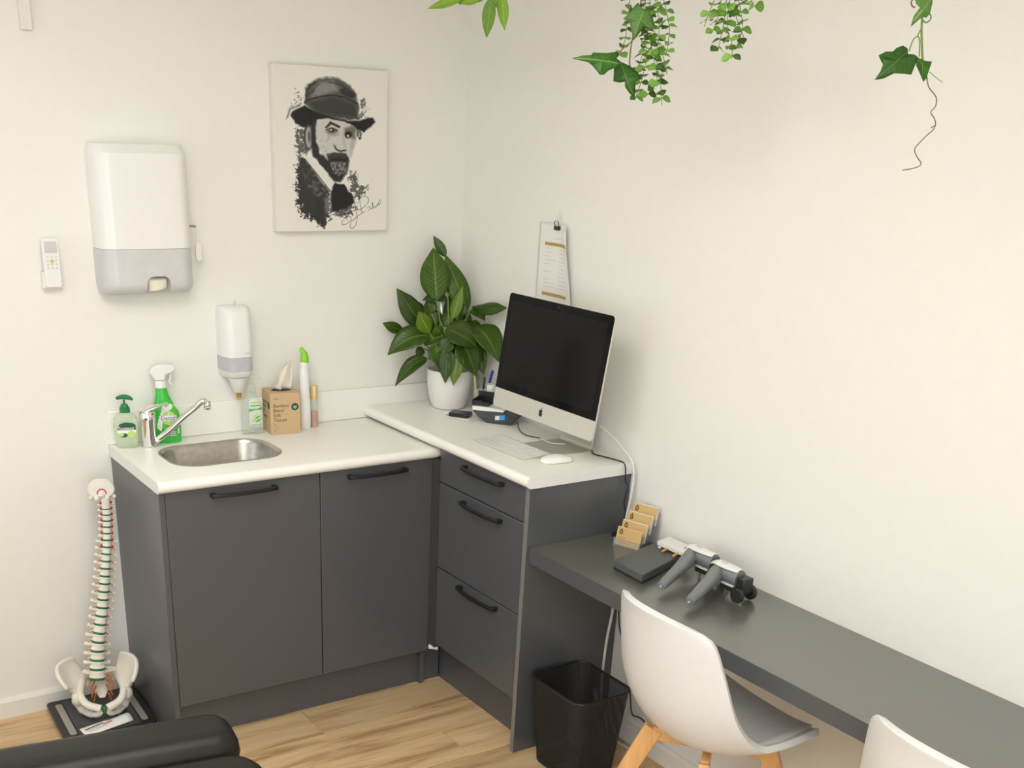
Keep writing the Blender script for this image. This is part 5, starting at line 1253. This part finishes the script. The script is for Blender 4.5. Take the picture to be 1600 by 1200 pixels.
# 3, 4: eucalyptus garlands
def small_leaf(L, W, fold):
    return leaf((0, 0, 0), (L, 0, 0), W, (0, 0, 1), .05, (0, 0, 1), fold, .52, 7).mesh('leaf')
LM = []
for m_ in (M_euc, M_eucd):
    me = small_leaf(.0235, .0205, .22); me.materials.append(m_); me.polygons.foreach_set('use_smooth', [True]*len(me.polygons)); LM.append(me)
def sprig(t, P, px, step=.0125, dark=.3, size=1.0, d_=0):
    pth = smoothpath([onpl(x, y_, P+NV_*d_, NV_) for x, y_ in px], 8)
    MB().tube(pth, .0009, 5).build('sprig_stem', M_stem, t, world=True)
    Ls_ = 0; nxt = .003; k = 0
    for a, b in zip(pth[:-1], pth[1:]):
        seg = (b-a).length
        while nxt <= Ls_+seg:
            p_ = a.lerp(b, (nxt-Ls_)/seg); tn = (b-a).normalized(); ang = k*PI/2*.9+random.uniform(-.4, .4)
            for s_ in (0, PI):
                s1 = CR*math.cos(ang+s_)+NV_*math.sin(ang+s_); d = (s1+tn*random.uniform(.05, .55)).normalized()
                z_ = (tn*-.8+NV_*.6+Vector((random.uniform(-.3, .3), random.uniform(-.3, .3), 0))); z_ = (z_-d*z_.dot(d)).normalized(); y_ = z_.cross(d)
                o = bpy.data.objects.new('leaf', LM[1 if random.random() < dark else 0]); COL.objects.link(o); o.parent = t
                sc = size*random.uniform(.75, 1.1)*(1 if nxt > .0 else 1)
                Mx = Matrix.Identity(4)
                for i in range(3): Mx[i][0] = d[i]*sc; Mx[i][1] = y_[i]*sc; Mx[i][2] = z_[i]*sc; Mx[i][3] = p_[i]
                o.matrix_local = t.matrix_world.inverted() @ Mx
            nxt += step; k += 1
        Ls_ += seg
t, P = vine('eucalyptus_garland', 'long eucalyptus garland with small round leaves behind dark ivy', 'hanging plant', (1018, -8), -.40)
hang(t, P)
for px, dk_, d_ in (([(1012, -10), (1003, 30), (1010, 80), (1004, 120), (992, 156)], .35, 0), ([(1022, -10), (1030, 40), (1026, 90), (1032, 130), (1034, 165)], .3, .015),
    ([(1034, -10), (1042, 20), (1046, 50), (1041, 84)], .2, .0), ([(985, -8), (980, 30), (977, 60), (968, 86)], .3, -.01), ([(1010, 40), (1020, 85), (1026, 125), (1010, 150)], .55, .01), ([(1016, -6), (1012, 50), (1001, 95), (996, 120)], .6, -.015), ([(1026, 60), (1038, 95), (1042, 116)], .2, -.01)): sprig(t, P, px, .0165, dk_, 1.0, d_)
t, P = vine('eucalyptus_garland', 'short eucalyptus garland hanging right of the dark ivy leaves', 'hanging plant', (1136, -8), -.40)
hang(t, P)
for px, dk_, d_ in (([(1120, -10), (1108, 20), (1100, 42)], .15, 0), ([(1128, -10), (1122, 25), (1112, 52)], .25, .01), ([(1136, -10), (1132, 30), (1126, 60), (1121, 80)], .4, -.01), ([(1142, -10), (1136, 40), (1144, 70), (1143, 92)], .45, .01), ([(1152, -10), (1158, 20), (1160, 45), (1150, 76)], .3, 0), ([(1162, -10), (1172, 8), (1184, 10)], .35, .0), ([(1148, -6), (1150, 25), (1162, 58)], .35, -.01)): sprig(t, P, px, .0165, dk_, 1.0, d_)
# 5: ivy with a bare curling tendril
t, P = vine('trailing_ivy', 'ivy vine with bare curling tendril hanging at far right', 'hanging plant', (1440, -8), -.45)
hang(t, P)
for pts, m_, (a, b), d_ in (([(120,530),(150,480),(172,430),(160,395),(138,372),(185,350),(240,342),(265,318),(300,308),(335,325),(345,355),(385,362),(402,385),(385,440),(365,495),(300,495),(240,495),(180,520)], M_ivy, (.15, .35), .01),
    ([(390,380),(425,395),(450,408),(495,412),(480,470),(465,515),(437,548),(415,490),(395,440)], M_ivy, (-.4, .1), .006), ([(375,-40),(385,30),(420,50),(385,100),(358,178),(410,130),(440,110),(465,115),(480,90),(500,20),(515,-40)], M_ivyl, (.2, .2), .012)):
    outline_leaf(c8(pts), P+NV_*d_, tilted(a, b), m_, t)
def vt(pts, r, m=M_brown): MB().tube(smoothpath([onpl(*q, P, NV_) for q in c8(pts)], 5), r, 6).build('vine_stem', m, t, world=True, smooth=True)
vt([(428, -40), (432, 110), (428, 200), (435, 390), (452, 470), (465, 535)], .0019, M_stem)
vt([(465, 535), (480, 590), (525, 650), (522, 710), (490, 752), (512, 790), (522, 830), (505, 870), (460, 910), (385, 992), (395, 1045), (425, 1098), (380, 1125), (300, 1140)], .0010)
vt([(420, 200), (400, 240), (375, 262), (355, 310), (345, 345)], .0012, M_stem); vt([(400, 240), (415, 270), (413, 380)], .0012, M_stem)
vt([(432, 130), (455, 150), (485, 135), (490, 105), (470, 90), (445, 105)], .0013, M_stem); vt([(520, 840), (490, 856)], .0010); vt([(480, 480), (520, 515), (568, 552)], .0007, M_stem); vt([(385, 50), (365, 40), (360, 10), (380, -10)], .0013)
